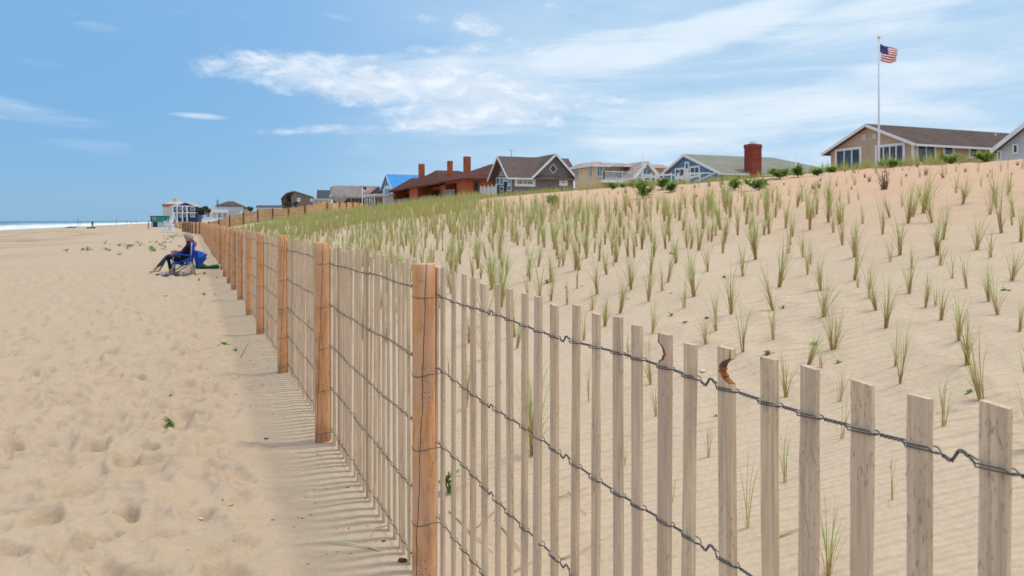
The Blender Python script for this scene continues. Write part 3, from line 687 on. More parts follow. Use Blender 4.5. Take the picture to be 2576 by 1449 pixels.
# -- pale grey house at the edge
H = House('grey_gable_house', 'pale grey gabled house cut by the edge of view, next to the beige house', 2745, 36)
w, r, t = MB(), MB(), MB(); bl, _ = H.O(2509, 378); ze = H.Z(376, 0, bl); zr = H.Z(287, 0, bl/2)
H.gable(w, r, t, 'a', 0, 12, 0, bl, 2.2, ze, zr, ov=.12, ovr=.3, trim=.2)
H.part('wall', w, mat_siding('pale_grey_siding', (.50, .55, .60), .2, dark=.75), uv=True); H.part('roof', r, ROOFDK, uv=True); H.part('trim', t, WHITE)
H.win('O', 2510, 378, 2521, 404, 1, fr=.07); H.win('O', 2548.6, 362, 2563.6, 387, 1, fr=.07)
# -- blue house
H = House('blue_house', 'low blue house with grey green roof and a fat red brick chimney', 1810, 34)
w, r, t = MB(), MB(), MB(); bl = H.B(1660); ze = H.Z(432); bm = H.B(1725.5); zr = H.Z(390, 0, bm)
a1 = H.A(2026, bl*.5)
H.gable(w, r, t, 'a', 0, 13.5, 0, bl, 2., ze, zr, ov=.4, ovr=.2, hip=5.2, rp=bm/bl, trim=.17)
BLUE = mat_siding('blue_lap_siding', (.095, .24, .42), .2, dark=.7)
H.part('wall', w, BLUE, uv=True); H.part('roof', r, ROOFGR, uv=True); H.part('trim', t, WHITE)
H.win('O', 1699, 422.6, 1724, 449, 2, fr=.13); H.win('O', 1736.5, 417.5, 1761.6, 446, 2, fr=.13); H.win('O', 1723.8, 407, 1734.6, 428, 1, fr=.13); H.win('S', 1841, 436, 1865, 452, 2, fr=.12)
m = MB(); H.bx(m, -.08, .03, H.B(1734), H.B(1724.6), 2.2, H.Z(428, 0, H.B(1729))); H.part('window_post', m, WHITE)
BRICK = mat_shingle('red_brick', (.17, .034, .026), (.34, .085, .06))
bch = -.15; ac0 = H.A(1879, bch); ac1 = H.A(1909, bch); zc1 = H.Z(363, ac0, bch); m = MB(); cxx = (ac0+ac1)/2; hw = (ac1-ac0)/2
def oct_(mb, a, b, hw, z0, z1, e=.24):
    P = [(-1, -1+e), (-1+e, -1), (1-e, -1), (1, -1+e), (1, 1-e), (1-e, 1), (-1+e, 1), (-1, 1-e)]
    mb.prism([H.W(a+p*hw, b+q*hw*.8, z0) for p, q in P], (0, 0, z1-z0))
oct_(m, cxx, bch, hw*.97, 2.2, zc1-.25); oct_(m, cxx, bch, hw*1.04, zc1-.246, zc1-.05); oct_(m, cxx, bch, hw*.99, zc1-.046, zc1)
ch = H.part('chimney', m, BRICK, uv=True)
m = MB(); m.tube([H.W(cxx, bch, zc1), H.W(cxx, bch, zc1+.08)], hw*.62, 14); m.tube([H.W(cxx, bch, zc1+.084), H.W(cxx, bch, zc1+.22)], hw*.40, 14); H.part('chimney_cap', m, WHITE, ch)
# -- white boardwalk stairs and rails in front of the blue house
ST = thing('beach_stairs', (10, 52, 3.4), 'white wooden railings of beach stairs crossing below the blue and cream houses', 'stairs')
def ray(vx, vy, d): return Vector(((vx-CX)/F*d, d, CZ-(vy-HZ)*d/F))
m = MB(); D = 50
def rl(pts, th=.07, d=D): 
    for p, q in zip(pts[:-1], pts[1:]): m.bar(ray(p[0], p[1], d), ray(q[0], q[1], d+.01), .05, th)
for pts in ([c6(790, 435), c6(925, 490)], [c6(800, 420), c6(1090, 400)], [c6(1090, 400), c6(1205, 460)], [c6(870, 410), c6(1000, 445)], [c6(1130, 400), c6(1210, 455)], [c6(940, 405), c6(1075, 395)], [c6(1100, 455), c6(1210, 398)], [c6(1210, 398), c6(1330, 392)], [c6(1250, 440), c6(1390, 380)], [c6(1210, 385), c6(1460, 383)], [c6(1300, 470), c6(1500, 380)]): rl(pts)
for x0 in (790, 880, 925, 1000, 1075, 1140, 1210, 1250, 1350):
    p = c6(x0, 400); a = ray(p[0], p[1]-1, D+.1); m.box(a-Z3*.8, (.045, .045, .9))
m.build('railing', WHITE, ST); m = MB(); a = ray(*c6(830, 500), D+.7); b = ray(*c6(1300, 480), D+.7); m.bar(a-Z3*.3, b-Z3*.3, 1.2, .12); m.build('deck', mat('grey_deck_boards', (.35, .30, .26)), ST)
def flagpole(vx, ytop, ybase, depth, r, label, thin=False):
    x = (vx-CX)/F*depth; zt = CZ-(ytop-HZ)*depth/F; g = min(ground(x, depth), CZ-(ybase-HZ)*depth/F)
    o = thing('flagpole' if not thin else 'bare_pole', (x, depth, g), label, 'flagpole' if not thin else 'pole')
    m = MB(); m.tube([(x, depth, g-.3), (x, depth, g+(zt-g)*.5), (x, depth, zt)], [r, r*.85, r*.55], 10); m.build('pole', WHITE, o, smooth=True)
    if not thin: m = MB(); m.ball((x, depth, zt+r*1.2), r*1.5, 10); m.build('finial', mat('gilt_ball', (.75, .68, .45), .35, .1), o, smooth=True)
    return o, x, zt
flagpole(1617.3, 382, 470, 50.6, .05, 'thin bare white pole standing between cream house and blue house', True)
flagpole(2001, 385, 432, 47, .035, 'thin pale pole behind the bushes beyond the blue roof', True)
# -- flags
def flag(vx, y0, y1, depth, length, label, wavek=1.):
    """stars and stripes: striped cloth with its own canton, hanging and blowing to the right"""
    x = (vx-CX)/F*depth; zt = CZ-(y0-HZ)*depth/F; zb = CZ-(y1-HZ)*depth/F; Hh = zt-zb
    o = thing('flag', (x, depth, zt), label, 'flag'); RED = mat('flag_red', (.62, .03, .04), .8, .1); WHT = mat('flag_white', (.88, .87, .85), .8, .05); NAVY = mat('flag_navy', (.02, .03, .13), .8, .1)
    nu, nv_ = 26, 26; 
    def P(u, v):  # u along the fly 0..1, v down 0..1
        sag = .34*Hh*(u**.75)*(1-.55*v)+.20*Hh*math.sin(math.pi*u)*v*.6; wav = .10*Hh*math.sin(u*7.5+v*2.2)*u**.5
        return (x+.03+u*length*(1-.12*v*u), depth+wav+.05*Hh*math.sin(v*6+u*3), zt-v*Hh*(1-.12*u)-sag)
    for nm, m_, cond in (('stripes', [RED, WHT], 1), ('canton', [NAVY, WHT], 2)):
        mb = MB()
        for i in range(nu):
            for j in range(nv_):
                can = i < nu*.42 and j < 14
                if can != (cond == 2): continue
                q = [P(i/nu, j/nv_), P((i+1)/nu, j/nv_), P((i+1)/nu, (j+1)/nv_), P(i/nu, (j+1)/nv_)]
                mb.add(q, [(0, 1, 2, 3)], (0 if cond == 2 else (j//2) % 2))
        if cond == 2:
            for rr in range(9):
                for cc in range(6 if rr % 2 == 0 else 5):
                    u = (cc+.5+(0 if rr % 2 == 0 else .5))/6*.42; v = (rr+.7)/10*.54; p = P(u, v); q = .012*Hh
                    pts = [(p[0]+(q if k % 2 == 0 else q*.45)*math.sin(math.pi*k/5), p[1]-.006, p[2]+(q if k % 2 == 0 else q*.45)*math.cos(math.pi*k/5)) for k in range(10)]
                    mb.add(pts, [tuple(range(10))], 1)
        mb.build(nm, m_, o, smooth=False, recalc=False)
fp, fx, fz = flagpole(2211, 97, 420, 41, .062, 'tall white flagpole with gilt ball in front of the beige house')
flag(2213, 109.5, 152, 40.94, .98, 'large stars and stripes flag blowing from the tall flagpole')
flagpole(911.5, 468, 519, 112, .09, 'short white flagpole behind the dune fence near the cedar roofed house')
flag(913, 469, 482.5, 111.9, 1.25, 'small faded stars and stripes flag before the cedar roofed house')
# -- cream house
H = House('cream_house', 'cream house with pinkish shingle mansard roof, white balcony and arched window', 1493.4, 34)
CREAM = mat_siding('cream_stucco', (.66, .53, .33), 5., dark=.95); w = MB(); ze = H.Z(416); zt = H.Z(405.7); b1 = H.B(1446); aR = H.A(1688)
H.bx(w, 0, H.A(1520), 0, b1, 2, ze+.05); H.bx(w, H.A(1520)-.001, aR, 1.6, b1, 2, ze+.05); 
H.part('wall', w, CREAM, uv=True)
r = MB()
def mans(a0, a1, b0, b1_): 
    o_ = .45; P0 = [(a0-o_, b0-o_, ze), (a1+o_, b0-o_, ze), (a1+o_, b1_+o_, ze), (a0-o_, b1_+o_, ze)]; P1_ = [(a0+.25, b0+.25, zt), (a1-.25, b0+.25, zt), (a1-.25, b1_-.25, zt), (a0+.25, b1_-.25, zt)]
    r.add([H.W(*p) for p in P0+P1_], [(0, 1, 5, 4), (1, 2, 6, 5), (2, 3, 7, 6), (3, 0, 4, 7), (4, 5, 6, 7), (3, 2, 1, 0)])
mans(0, H.A(1520), 0, b1); mans(H.A(1524), aR, .9, b1-.05)
t = MB(); o_ = .48; H.bx(t, -o_, H.A(1520)+o_, -o_, -o_+.04, ze-.14, ze-.003); H.bx(t, -o_, -o_+.04, -o_+.04, b1+o_, ze-.14, ze-.003)
gf = -1.4     # gabled bay stands forward
ga0, ga1, gam = H.A(1598, gf), H.A(1651, gf), H.A(1627.5, gf); zge = H.Z(440, gam, gf); zgr = H.Z(407.5, gam, gf)
w2 = MB(); H.gable(w2, r, t, 'b', ga0, ga1, gf, 2.5, 2, zge, zgr, ov=.35, ovr=.3, trim=.32); H.part('bay_wall', w2, CREAM, uv=True)
H.part('roof', r, ROOFPK, uv=True); H.part('trim', t, WHITE)
H.win('O', 1447.8, 421.3, 1455.6, 450, 2, GLASSB, fr=.05); H.win('O', 1460.5, 420.5, 1469, 426.5, 1, GLASSB, fr=.05); H.win('O', 1474, 419.5, 1481, 425.5, 1, GLASSB, fr=.05); H.win('O', 1483, 416.5, 1491.5, 446, 2, GLASSB, fr=.05)
H.win('S', 1500, 416.5, 1516.5, 445, 2, GLASSB, fr=.10); H.win('S', 1540, 420, 1557, 446, 2, GLASSL, fr=.10, off=1.58, name='balcony_door')
H.win('S', 1664, 426, 1678, 440, 2, GLASSB, fr=.08, off=1.58)
m = MB(); ba0, ba1 = H.A(1519, -.6), H.A(1589, -.6); zb = H.Z(451, ba0, -.6)
H.rail(m, [(ba0, 1.5, zb), (ba0, -.6, zb), (ba1, -.6, zb)], h=H.Z(431, ba0, -.6)-zb, sp=.16); bal = H.part('balcony', m, WHITE)
m = MB(); H.bx(m, ba0-.15, ba1+.1, -.75, 1.55, zb-.30, zb-.02); H.bx(m, ba0+1.2, ba0+1.4, -.7, -.5, 2, zb-.303); H.bx(m, ba1-1.4, ba1-1.2, -.7, -.5, 2, zb-.303); H.part('floor', m, WHITE, bal)
# arched window of the bay
m = MB(); mg = MB(); c0 = H.A(1625.5, gf); rad = (H.A(1641, gf)-H.A(1610.5, gf))/2; zc = H.Z(440, c0, gf)
P = [H.W(c0+rad*math.cos(a), gf-.03, zc+rad*1.05*math.sin(a)) for a in np.linspace(0, math.pi, 17)]; mg.prism(P, H.u*.02)
for k in range(16): m.bar(P[k]-H.u*.03, P[k+1]-H.u*.03, .06, .16, up=H.u)
m.bar(P[0]-H.u*.03, P[-1]-H.u*.03, .06, .16); m.bar(H.W(c0, gf-.05, zc), H.W(c0, gf-.05, zc+rad*1.05), .05, .08)
aw = H.part('arched_window', m, WHITE); H.part('pane', mg, GLASSB, aw)
H.win('S', 1602, 445, 1650, 470, 3, GLASSB, fr=.12, off=gf)
m = MB(); m.prism([H.W(H.A(1468, -.2), -.25, H.Z(484-28, 0)), H.W(H.A(1468)+3.2, -.25, H.Z(484-28)), H.W(H.A(1468)+1.6, -.25, H.Z(463-28)+.0)], H.u*1.); 
# -- grey shingled house
H = House('grey_shingle_house', 'grey shingled house with white trimmed gables and a diamond window', 1290.5, 34)
GSH = mat_shingle('grey_cedar_wall', (.13, .115, .115), (.22, .20, .20)); w, r, t = MB(), MB(), MB()
bl = H.B(1247); bm = H.B(1263.5); ze = H.Z(440); zr = H.Z(395.5, 0, bm); aX = H.A(1345); a1 = H.A(1442)
H.gable(w, r, t, 'a', 0, aX+5, 0, bl, 2, ze, zr, ov=.5, ovr=.9, trim=.22, rp=.5, both=False, te=aX-.5)
am = H.A(1394.4); zr2 = H.Z(388.5, am); a0s = H.A(1341); kk = (zr2-ze)/(am-a0s)
H.gable(w, r, t, 'b', a0s, a1, -.05, bl+.3, 2, ze, zr2, ov=.4, ovr=.45, trim=.24, rp=(am-a0s)/(a1-a0s))
H.part('wall', w, GSH, uv=True); H.part('roof', r, mat_shingle('taupe_asphalt_roof', (.10, .07, .06), (.17, .125, .11)), uv=True); H.part('trim', t, WHITE)
H.win('S', 1294.5, 442.4, 1346, 469, 3, GLASSL, fr=.3, rows=2); H.win('S', 1406.3, 443.4, 1427.2, 467.5, 1, GLASSL, fr=.3, off=-.05, rows=2)
m, mg = MB(), MB(); ac, zc = H.S(1390.6, 424.6, -.05); q = .50; q2 = q*.55
D4 = [(q, 0), (0, q), (-q, 0), (0, -q)]
for k in range(4): m.bar(H.W(ac+D4[k][0], -.10, zc+D4[k][1]*1.1), H.W(ac+D4[(k+1) % 4][0], -.10, zc+D4[(k+1) % 4][1]*1.1), .06, .17, up=H.u)
mg.prism([H.W(ac+p*.9, -.09, zc+p2*1.0) for p, p2 in D4], H.u*.02); dw = H.part('diamond_window', m, WHITE); H.part('pane', mg, GLASS, dw)
for x0, y0, x1, y1 in ((1565, 425, 1608, 520), (1612, 425, 1660, 520), (1665, 425, 1705, 475), (1712, 415, 1762, 515), (1612, 535, 1660, 605), (1705, 520, 1758, 600)):
    p = c5(x0, y0); q_ = c5(x1, y1); H.win('O', p[0], p[1], q_[0], q_[1], 1, GLASSB, fr=.12)
m = MB(); mg = MB(); pts = [c5(1625, 400), c5(1680, 305), c5(1735, 385)]; P = [H.W(-.06, *H.O(p[0], p[1])) for p in pts]; mg.prism(P, H.n*.03)
for k in range(3): m.bar(P[k]-H.n*.03, P[(k+1) % 3]-H.n*.03, .06, .2, up=H.n)
tw = H.part('gable_window', m, WHITE); H.part('pane', mg, GLASSB, tw)
m = MB(); p = c5(1665, 490); q_ = c5(1700, 607); H.bx(m, -.05, .02, H.B(q_[0]), H.B(p[0]), H.Z(q_[1], 0, 3), H.Z(p[1], 0, 3)); H.part('door', m, mat('dark_brown_door', (.05, .035, .03)))
m = MB(); az_, _ = H.S(1275, 390); m.tube([H.W(1.2, bm, zr), H.W(1.2, bm, zr+.9)], .03, 6); m.bar(H.W(.8, bm, zr+.9), H.W(1.6, bm, zr+.9), .03, .03); H.part('roof_aerial', m, mat('dark_metal', (.12, .12, .13), .5, metal=.6))
# white vinyl fence between
m = MB(); VF = thing('white_panel_fence', tuple(ray(1230, 492, 97)), 'white panel fence on the dune crest beside the grey shingled house', 'fence')
a, b = ray(*c5(1368, 680), 99), ray(*c5(1560, 668), 92); hgt = 21*97/F*1.35
for k in range(41):
    p = a+(b-a)*(k/40); m.box(p+Z3*(hgt/2-.2), (.16, .02, hgt/2), 0, ((b-a).normalized(), Z3.cross((b-a).normalized()), Z3))
m.build('panel', WHITE, VF); 
for k in range(5):
    m = MB(); p = a+(b-a)*(k/4); m.box(p+Z3*(hgt/2-.1), (.10, .10, hgt/2+.15)); m.build('post', WHITE, VF)
# -- orange condominium: three stepped hipped blocks
H = House('orange_condominium', 'rust orange condominium with red brown hipped roofs, three chimneys and recessed grey balconies', c5(1180, 0)[0], 34)
ORG = mat('rust_stucco', (.39, .105, .035), .8, .14, .8); ORGD = ORG; GREYW = mat('grey_weathered_rail', (.25, .23, .24), .8, .2, 2)
yE = c5(0, 437)[1]; ze = H.Z(yE); zr = H.Z(c5(0, 247)[1], 0, 6); w, r = MB(), MB(); a1 = H.A(1252)+6
def blk(b0, b1, ze, zr, fin0, a0=0, am=4.6):
    # rear body, fin walls and an open front loggia two storeys high
    H.bx(w, a0+2.2, a1, b0, b1, 2, ze); H.bx(w, a0, a0+2.2, b0, b0+fin0, 2, ze)
    H.bx(w, a0, a0+2.2, b1-.4, b1, 2, ze); H.bx(w, a0, a0+2.2, b0+fin0+.0, b1-.4, ze-.35, ze-.002)
    H.hiproof(r, a0, a1, b0, b1, ze, zr, .7, (a0+am+1, (b0+b1)/2), (a1-am, (b0+b1)/2), .25)
bA = H.B(c5(905, 0)[0]); bfin = H.B(c5(1060, 0)[0]); 
blk(0, bA, ze, zr, bfin)
b2 = H.B(c5(655, 0)[0]); b3 = H.B(c5(575, 0)[0]); b4 = H.B(c5(475, 0)[0]); b5 = H.B(c5(265, 0)[0])
w.f or None
H.bx(w, 2.2, a1, bA, b3, 2, ze-.15); H.bx(w, .3, 2.2, bA+1, bA+3, 2, ze-.4)
px2 = c5(800, 333); a2 = H.A(px2[0], 23.); z2r = H.Z(px2[1], a2, 23.); H.hiproof(r, -.1, a1, bA+.5, 33., ze-.12, z2r, .6, (a2, 23.), (a1-4, 23.), .25)
H.bx(w, -.2, 3, b3, b4, 2, ze-.1); H.bx(w, 2.2, a1, b3, b5, 2, ze-.3); H.bx(w, -.2, 2.2, b5-.4, b5, 2, ze-.3)
px3 = c5(490, 430); a3 = max(1.5, H.A(px3[0], 37.)); z3r = H.Z(px3[1], a3, 37.); H.hiproof(r, -.2, a1, 31., b5, ze-.25, z3r, .7, (a3, 37.), (a1-4, 37.), .25)
H.part('wall', w, ORG); H.part('roof', r, ROOFRED, uv=True)
for bb in ((bfin, bA-.4), (bA+3, b2-1), (b2-1, b3-.5), (b4, b5-.4)):
    for zf in (ze-3.1, ):
        mid = (bb[0]+bb[1])/2; m = MB(); zf2 = H.Z(c5(0, 668)[1], -.1, bb[0]) if bb[0] == bfin else ze-3.0
        H.bx(m, -.35, 2.2, bb[0]+.02, bb[1]-.02, zf2-.25, zf2); 
        for k in range(int((bb[1]-bb[0])/.16)): H.bx(m, -.33, -.29, bb[0]+.05+k*.16, bb[0]+.14+k*.16, zf2+.003, zf2+.98)
        H.bx(m, -.36, -.26, bb[0]+.02, bb[1]-.02, zf2+.983, zf2+1.08); H.part('balcony', m, GREYW)
        m = MB(); H.bx(m, 2.1, 2.17, bb[0]+.4, bb[1]-.5, zf2+.05, zf2+2.2); m_ = H.part('balcony_door', m, GLASS)
p, q_ = c5(1273, 478), c5(1340, 628); H.win('S', p[0], p[1], q_[0], q_[1], 1, GLASS, fr=.16, rows=2, trim=mat('bronze_frame', (.09, .06, .045)))
p, q_ = c5(1525, 485), c5(1556, 600); H.win('S', p[0], p[1], q_[0], q_[1], 1, GLASS, fr=.12, trim=MATS['bronze_frame'])
for x0, x1, y0, y1, ba in ((1140, 1242, 160, 330, 2.6), (935, 1013, 215, 375, None), (570, 657, 253, 405, None)):
    p0, p1 = c5(x0, y0), c5(x1, y1); bc = ba if ba else ((bA+b3)/2*.84 if x0 > 900 else (b3+b5)/2*.93)
    aa = max(.8, H.A((p0[0]+p1[0])/2, bc)); bc2 = H.B((p0[0]+p1[0])/2, 3.0); dd = H.W(3.0, bc2, 0).y; hw = (p1[0]-p0[0])*dd/F/2/1.15
    m = MB(); zt_ = CZ-(p0[1]-HZ)*dd/F; H.bx(m, 3-hw*.9, 3+hw*.9, bc2-hw*.7, bc2+hw*.7, ze-.5, zt_); chh = H.part('chimney', m, ORG)
    m = MB(); H.bx(m, 3-hw*.9-.02, 3-hw*.9+.03, bc2-hw*.4, bc2+hw*.4, zt_-.95, zt_-.3); H.part('flue_opening', m, mat('opening_shade', (.02, .02, .02)), chh)  # thin dark plate on the chimney face, shade of the opening as colour
for x_, y_ in ():
    p = c5(x_, y_); m = MB(); a_ = H.A(p[0], bA*.30); zz = H.Z(p[1], a_, bA*.3); c = H.W(a_, bA*.3, zz); m.box(c, (.3, .45, .08), 0, (H.n, (H.u*.8+Z3*.6).normalized(), (Z3*.8-H.u*.6).normalized())); H.part('skylight', m, GLASSL)
# -- white house with the blue metal roof
H = House('blue_roofed_house', 'white house with bright blue standing seam roof behind the orange condominium', 990, 34)
w, r, t = MB(), MB(), MB(); bl = H.B(963.5); bm = H.B(974.8); ze = H.Z(470); zr = H.Z(439.5, 0, bm)
BR = mat_siding('blue_metal_roof', (.03, .26, .60), .85, True, dark=.45); BR.node_tree.nodes['Principled BSDF'].inputs['Roughness'].default_value = .4
H.gable(w, r, t, 'a', 0, 11, 0, bl, 2, ze, zr, ov=.4, ovr=.5, trim=.3, both=False); 
H.part('wall', w, mat('white_stucco', (.68, .71, .73), .8, .08)); H.part('roof', r, BR, uv=True); H.part('trim', t, WHITE)
for a, b in (((150, 565), (182, 655)), ((187, 562), (218, 652))): p, q_ = c5(*a), c5(*b); H.win('O', p[0], p[1], q_[0], q_[1], 1, GLASS, fr=.12)
for tri in ([(152, 530), (176, 470), (178, 530)], [(190, 528), (192, 470), (216, 525)]):
    mg = MB(); mg.prism([H.W(-.06, *H.O(*c5(*p))) for p in tri], H.n*.03); H.part('gable_window', mg, GLASS)
m = MB(); p0, p1 = c5(60, 705), c5(235, 700); H.bx(m, -4, 0, -1, bl*.9, H.Z(494.5, -2, 4), H.Z(494.5, -2, 4)+.35); H.part('porch_roof', m, mat('pale_porch_roof', (.55, .62, .66)))
m = MB()
for k in range(5): H.bx(m, -3.9, -3.75, -.8+k*(bl*.9+.6)/4, -.65+k*(bl*.9+.6)/4, 2, H.Z(494.5, -2, 4)-.003)
H.part('porch_post', m, WHITE)
# -- weathered cedar roofed house
NA = R(12)
H = House('cedar_roofed_house', 'long dark house under a weathered grey cedar roof with sweeping eaves', c4(1345, 0)[0], depth=205, na=NA)
ze = H.Z(c4(0, 850)[1]); zr = H.Z(c4(0, 655)[1], 4, 5); a1 = H.A(c4(2265, 0)[0]); w, r = MB(), MB()
H.bx(w, .5, a1-.5, 0, 8, 1.5, ze)
k0 = [(0-.6, -1.2, ze-.1), (a1+.3, -1.2, ze-.1), (a1-1, 4, zr), (.3, 4, zr)]; H.slab(r, k0, .3); H.slab(r, [(-.6, 9, ze), (.3, 4, zr), (a1-1, 4, zr), (a1+.3, 9, ze)], .3)
aL, aR = H.A(c4(1420, 0)[0], -1.5), H.A(c4(1580, 0)[0], -1.5); H.slab(r, [(aL-.9, -1.25, ze+.05), ((aL+aR)/2, -1.9, ze-2.5), (aR+.9, -1.25, ze+.05), ((aL+aR)/2, .5, ze+1.4)], .3)
w.prism([H.W(-.3, 0, ze-.1), H.W(-.3, 4, zr-.4), H.W(-.3, 8, ze-.1)], H.n*.5)
H.part('wall', w, mat('dark_stained_wall', (.045, .045, .045))); H.part('roof', r, ROOFWD, uv=True)
aP = H.A(c4(2190, 0)[0], -3); aQ = H.A(c4(1955, 0)[0], -3); m = MB(); z2 = H.Z(c4(0, 655)[1], aP, -3)
H.slab(m, [(aQ, -3.4, ze-.1), (aP, -3.4, z2), (aP, 4, z2), (aQ, 4, ze-.1)], .25); H.slab(m, [(aP, -3.4, z2), (a1+.8, -3.4, ze+.6), (a1+.8, 4, ze+.6), (aP, 4, z2)], .25); H.part('dormer_roof', m, ROOFWD, uv=True)
m = MB(); m.prism([H.W(aQ+.5, -3, 1.5), H.W(aQ+.5, -3, ze), H.W(aP, -3, z2-.3), H.W(a1, -3, ze+.3), H.W(a1, -3, 1.5)], H.u*3.); H.part('dormer_wall', m, mat_shingle('brown_cedar_wall', (.07, .055, .05), (.15, .12, .11)), uv=True)
for x0, x1 in ((1630, 1665), (1680, 1730), (1745, 1800), (1815, 1870)):
    p, q_ = c4(x0, 865), c4(x1, 945); H.win('S', p[0], p[1], q_[0], q_[1], 1, GLASSL if x0 == 1680 else GLASSB, fr=.1, trim=mat('black_frame', (.03, .03, .03)))
for x0, x1 in ((1955, 2010), (2030, 2080), (2095, 2150)):
    p, q_ = c4(x0, 875), c4(x1, 950); H.win('S', p[0], p[1], q_[0], q_[1], 1, GLASSL, fr=.1, off=-3, trim=MATS['black_frame'])
# -- small yellow house with the dark roof
H = House('yellow_house', 'small pale yellow house with slate grey roof left of the cedar roofed house', c4(1100, 0)[0], depth=225, na=NA)
w, r, t = MB(), MB(), MB(); ze = H.Z(c4(0, 870)[1]); zr = H.Z(c4(0, 732)[1], 0, 3); a1 = H.A(c4(1345, 0)[0])
H.gable(w, r, t, 'a', 0, a1, 0, 6, 1.5, ze, zr, ov=.4, ovr=.3, trim=.3, both=False); H.part('wall', w, mat_siding('pale_yellow_siding', (.72, .60, .36), .3, dark=.85), uv=True); H.part('roof', r, ROOFDK, uv=True); H.part('trim', t, WHITE)
p, q_ = c4(1140, 912), c4(1182, 975); H.win('S', p[0], p[1], q_[0], q_[1], 1, GLASS, fr=.2)
m = MB(); H.bx(m, -1.8, -.35, .5, 6, 1.5, ze-.3); H.part('side_wing', m, WHITE)
# -- brown gambrel house
H = House('brown_house', 'brown shingled house with a curved gambrel roof rising over the dune fence', c4(640, 0)[0], depth=220, na=NA)
BRW = mat_shingle('taupe_shingle', (.17, .14, .12), (.25, .215, .19)); w, r = MB(), MB()
pr = [(640, 1000), (625, 860), (690, 745), (980, 830), (1010, 842), (1010, 1000)]
w.prism([H.W(H.A(c4(x, y)[0]), 0, max(1.0, H.Z(c4(x, y)[1])-(1 if y == 1000 else 0))) for x, y in pr], H.u*9)
H.part('wall', w, BRW, uv=True)
prof_ = [(445, 890), (470, 850), (520, 800), (580, 765), (690, 742), (1015, 842)]
pts = [(H.A(c4(x, y)[0]), H.Z(c4(x, y)[1])) for x, y in prof_]
for (a_, z_), (b_, y_) in zip(pts[:-1], pts[1:]): H.slab(r, [(a_, -.4, z_), (b_, -.4, y_), (b_, 9.4, y_), (a_, 9.4, z_)], .3)
m = MB(); m.prism([H.W(a_, 1.2, z_-.35) for a_, z_ in pts[:5]]+[H.W(pts[4][0], 1.2, 1), H.W(pts[0][0]+.5, 1.2, 1)], H.u*7); H.part('porch_wall', m, mat_shingle('dark_taupe_shingle', (.11, .09, .08), (.17, .14, .125)), uv=True)
H.part('roof', r, mat_shingle('brown_grey_roof', (.14, .11, .095), (.21, .175, .155)), uv=True)
p, q_ = c4(735, 870), c4(795, 935); H.win('S', p[0], p[1], q_[0], q_[1], 1, GLASSB, fr=.35)
p, q_ = c4(970, 880), c4(1012, 935); H.win('S', p[0], p[1], q_[0], q_[1], 1, GLASSB, fr=.3)
m = MB(); p, q_ = c4(585, 870), c4(640, 935); m.box(H.W(H.A((p[0]+q_[0])/2), 1.12, H.Z((p[1]+q_[1])/2)), (1., .06, 1.2), 0, (H.n, H.u, Z3)); H.part('dark_porch_opening', m, mat('opening_shade', (.02, .02, .02)))  # flat dark panel: shade inside the porch put into its colour
def far_house(name, label, cc, x0, x1, ybase, yeave, yridge, depth, wallm, roofm, kind='gable_b', xr=None, wins=(), bd=8, over=.5, na=NA, trimw=.25):
    p0, p1 = cc(x0, 0)[0], cc(x1, 0)[0]; H = House(name, label, p0, depth=depth, na=na); a1 = H.A(p1); ze, zr = H.Z(cc(0, yeave)[1]), H.Z(cc(0, yridge)[1]); zb = H.Z(cc(0, ybase)[1])-1.5
    w, r, t = MB(), MB(), MB()
    if kind == 'gable_b': H.gable(w, r, t, 'b', 0, a1, 0, bd, zb, ze, zr, ov=over, ovr=.5, rp=((cc(xr, 0)[0]-p0)/(p1-p0) if xr else .5), trim=trimw)
    elif kind == 'gable_a': H.gable(w, r, t, 'a', 0, a1, 0, bd, zb, ze, zr, ov=over, ovr=.4, trim=trimw)
    elif kind == 'hip': H.bx(w, 0, a1, 0, bd, zb, ze); H.hiproof(r, 0, a1, 0, bd, ze, zr, over, (a1*.38, bd/2), (a1*.62, bd/2), .25)
    elif kind == 'flat': H.bx(w, 0, a1, 0, bd, zb, ze); H.bx(r, -over, a1+over, -over, bd+over, ze+.002, zr)
    H.part('wall', w, wallm, uv=True); H.part('roof', r, roofm, uv=True)
    if t.v: H.part('trim', t, WHITE)
    for wn in wins:
        (a, b, c, d), g = wn[:4], (wn[4] if len(wn) > 4 else GLASS); p, q_ = cc(a, b), cc(c, d); H.win('S', p[0], p[1], q_[0], q_[1], 1, g, fr=.22)
    return H, ze, zr, a1, zb
GW = mat('bluish_white_wall', (.60, .66, .70), .8, .08); PKW = mat('dusty_pink_wall', (.42, .16, .15), .8, .1); CRW = mat('pale_cream_wall', (.60, .55, .45), .8, .1)
far_house('low_grey_house', 'low grey roofed house peeping over the dune fence beside the brown house', c4, 10, 430, 1085, 1045, 1000, 235, GW, ROOFDK, 'gable_a', bd=7)
H, ze, zr, a1, zb = far_house('hip_roofed_house', 'pale blue beach house with brown hipped roof and deep upper deck', c2, 1490, 1985, 590, 415, 312, 265, mat('pale_blue_wall', (.42, .52, .57), .8, .08), ROOFBR, 'hip', bd=9,
    wins=[(x, 450, x+38, 515, GLASSB) for x in (1750, 1808, 1868, 1925)]+[(1530, 455, 1715, 490, GLASS)])
m = MB(); aa0, aa1 = H.A(c2(1365, 0)[0], -1.5), H.A(c2(1735, 0)[0], -1.5); zd = H.Z(c2(0, 560)[1]); H.bx(m, aa0, aa1, -2, 0, zd-.2, zd+.0); H.bx(m, aa0, aa1, -2, -1.9, zd+.003, zd+1.0)
for k in range(4): H.bx(m, aa0+k*(aa1-aa0-.3)/3, aa0+.3+k*(aa1-aa0-.3)/3, -2, -1.7, zb, zd-.203)
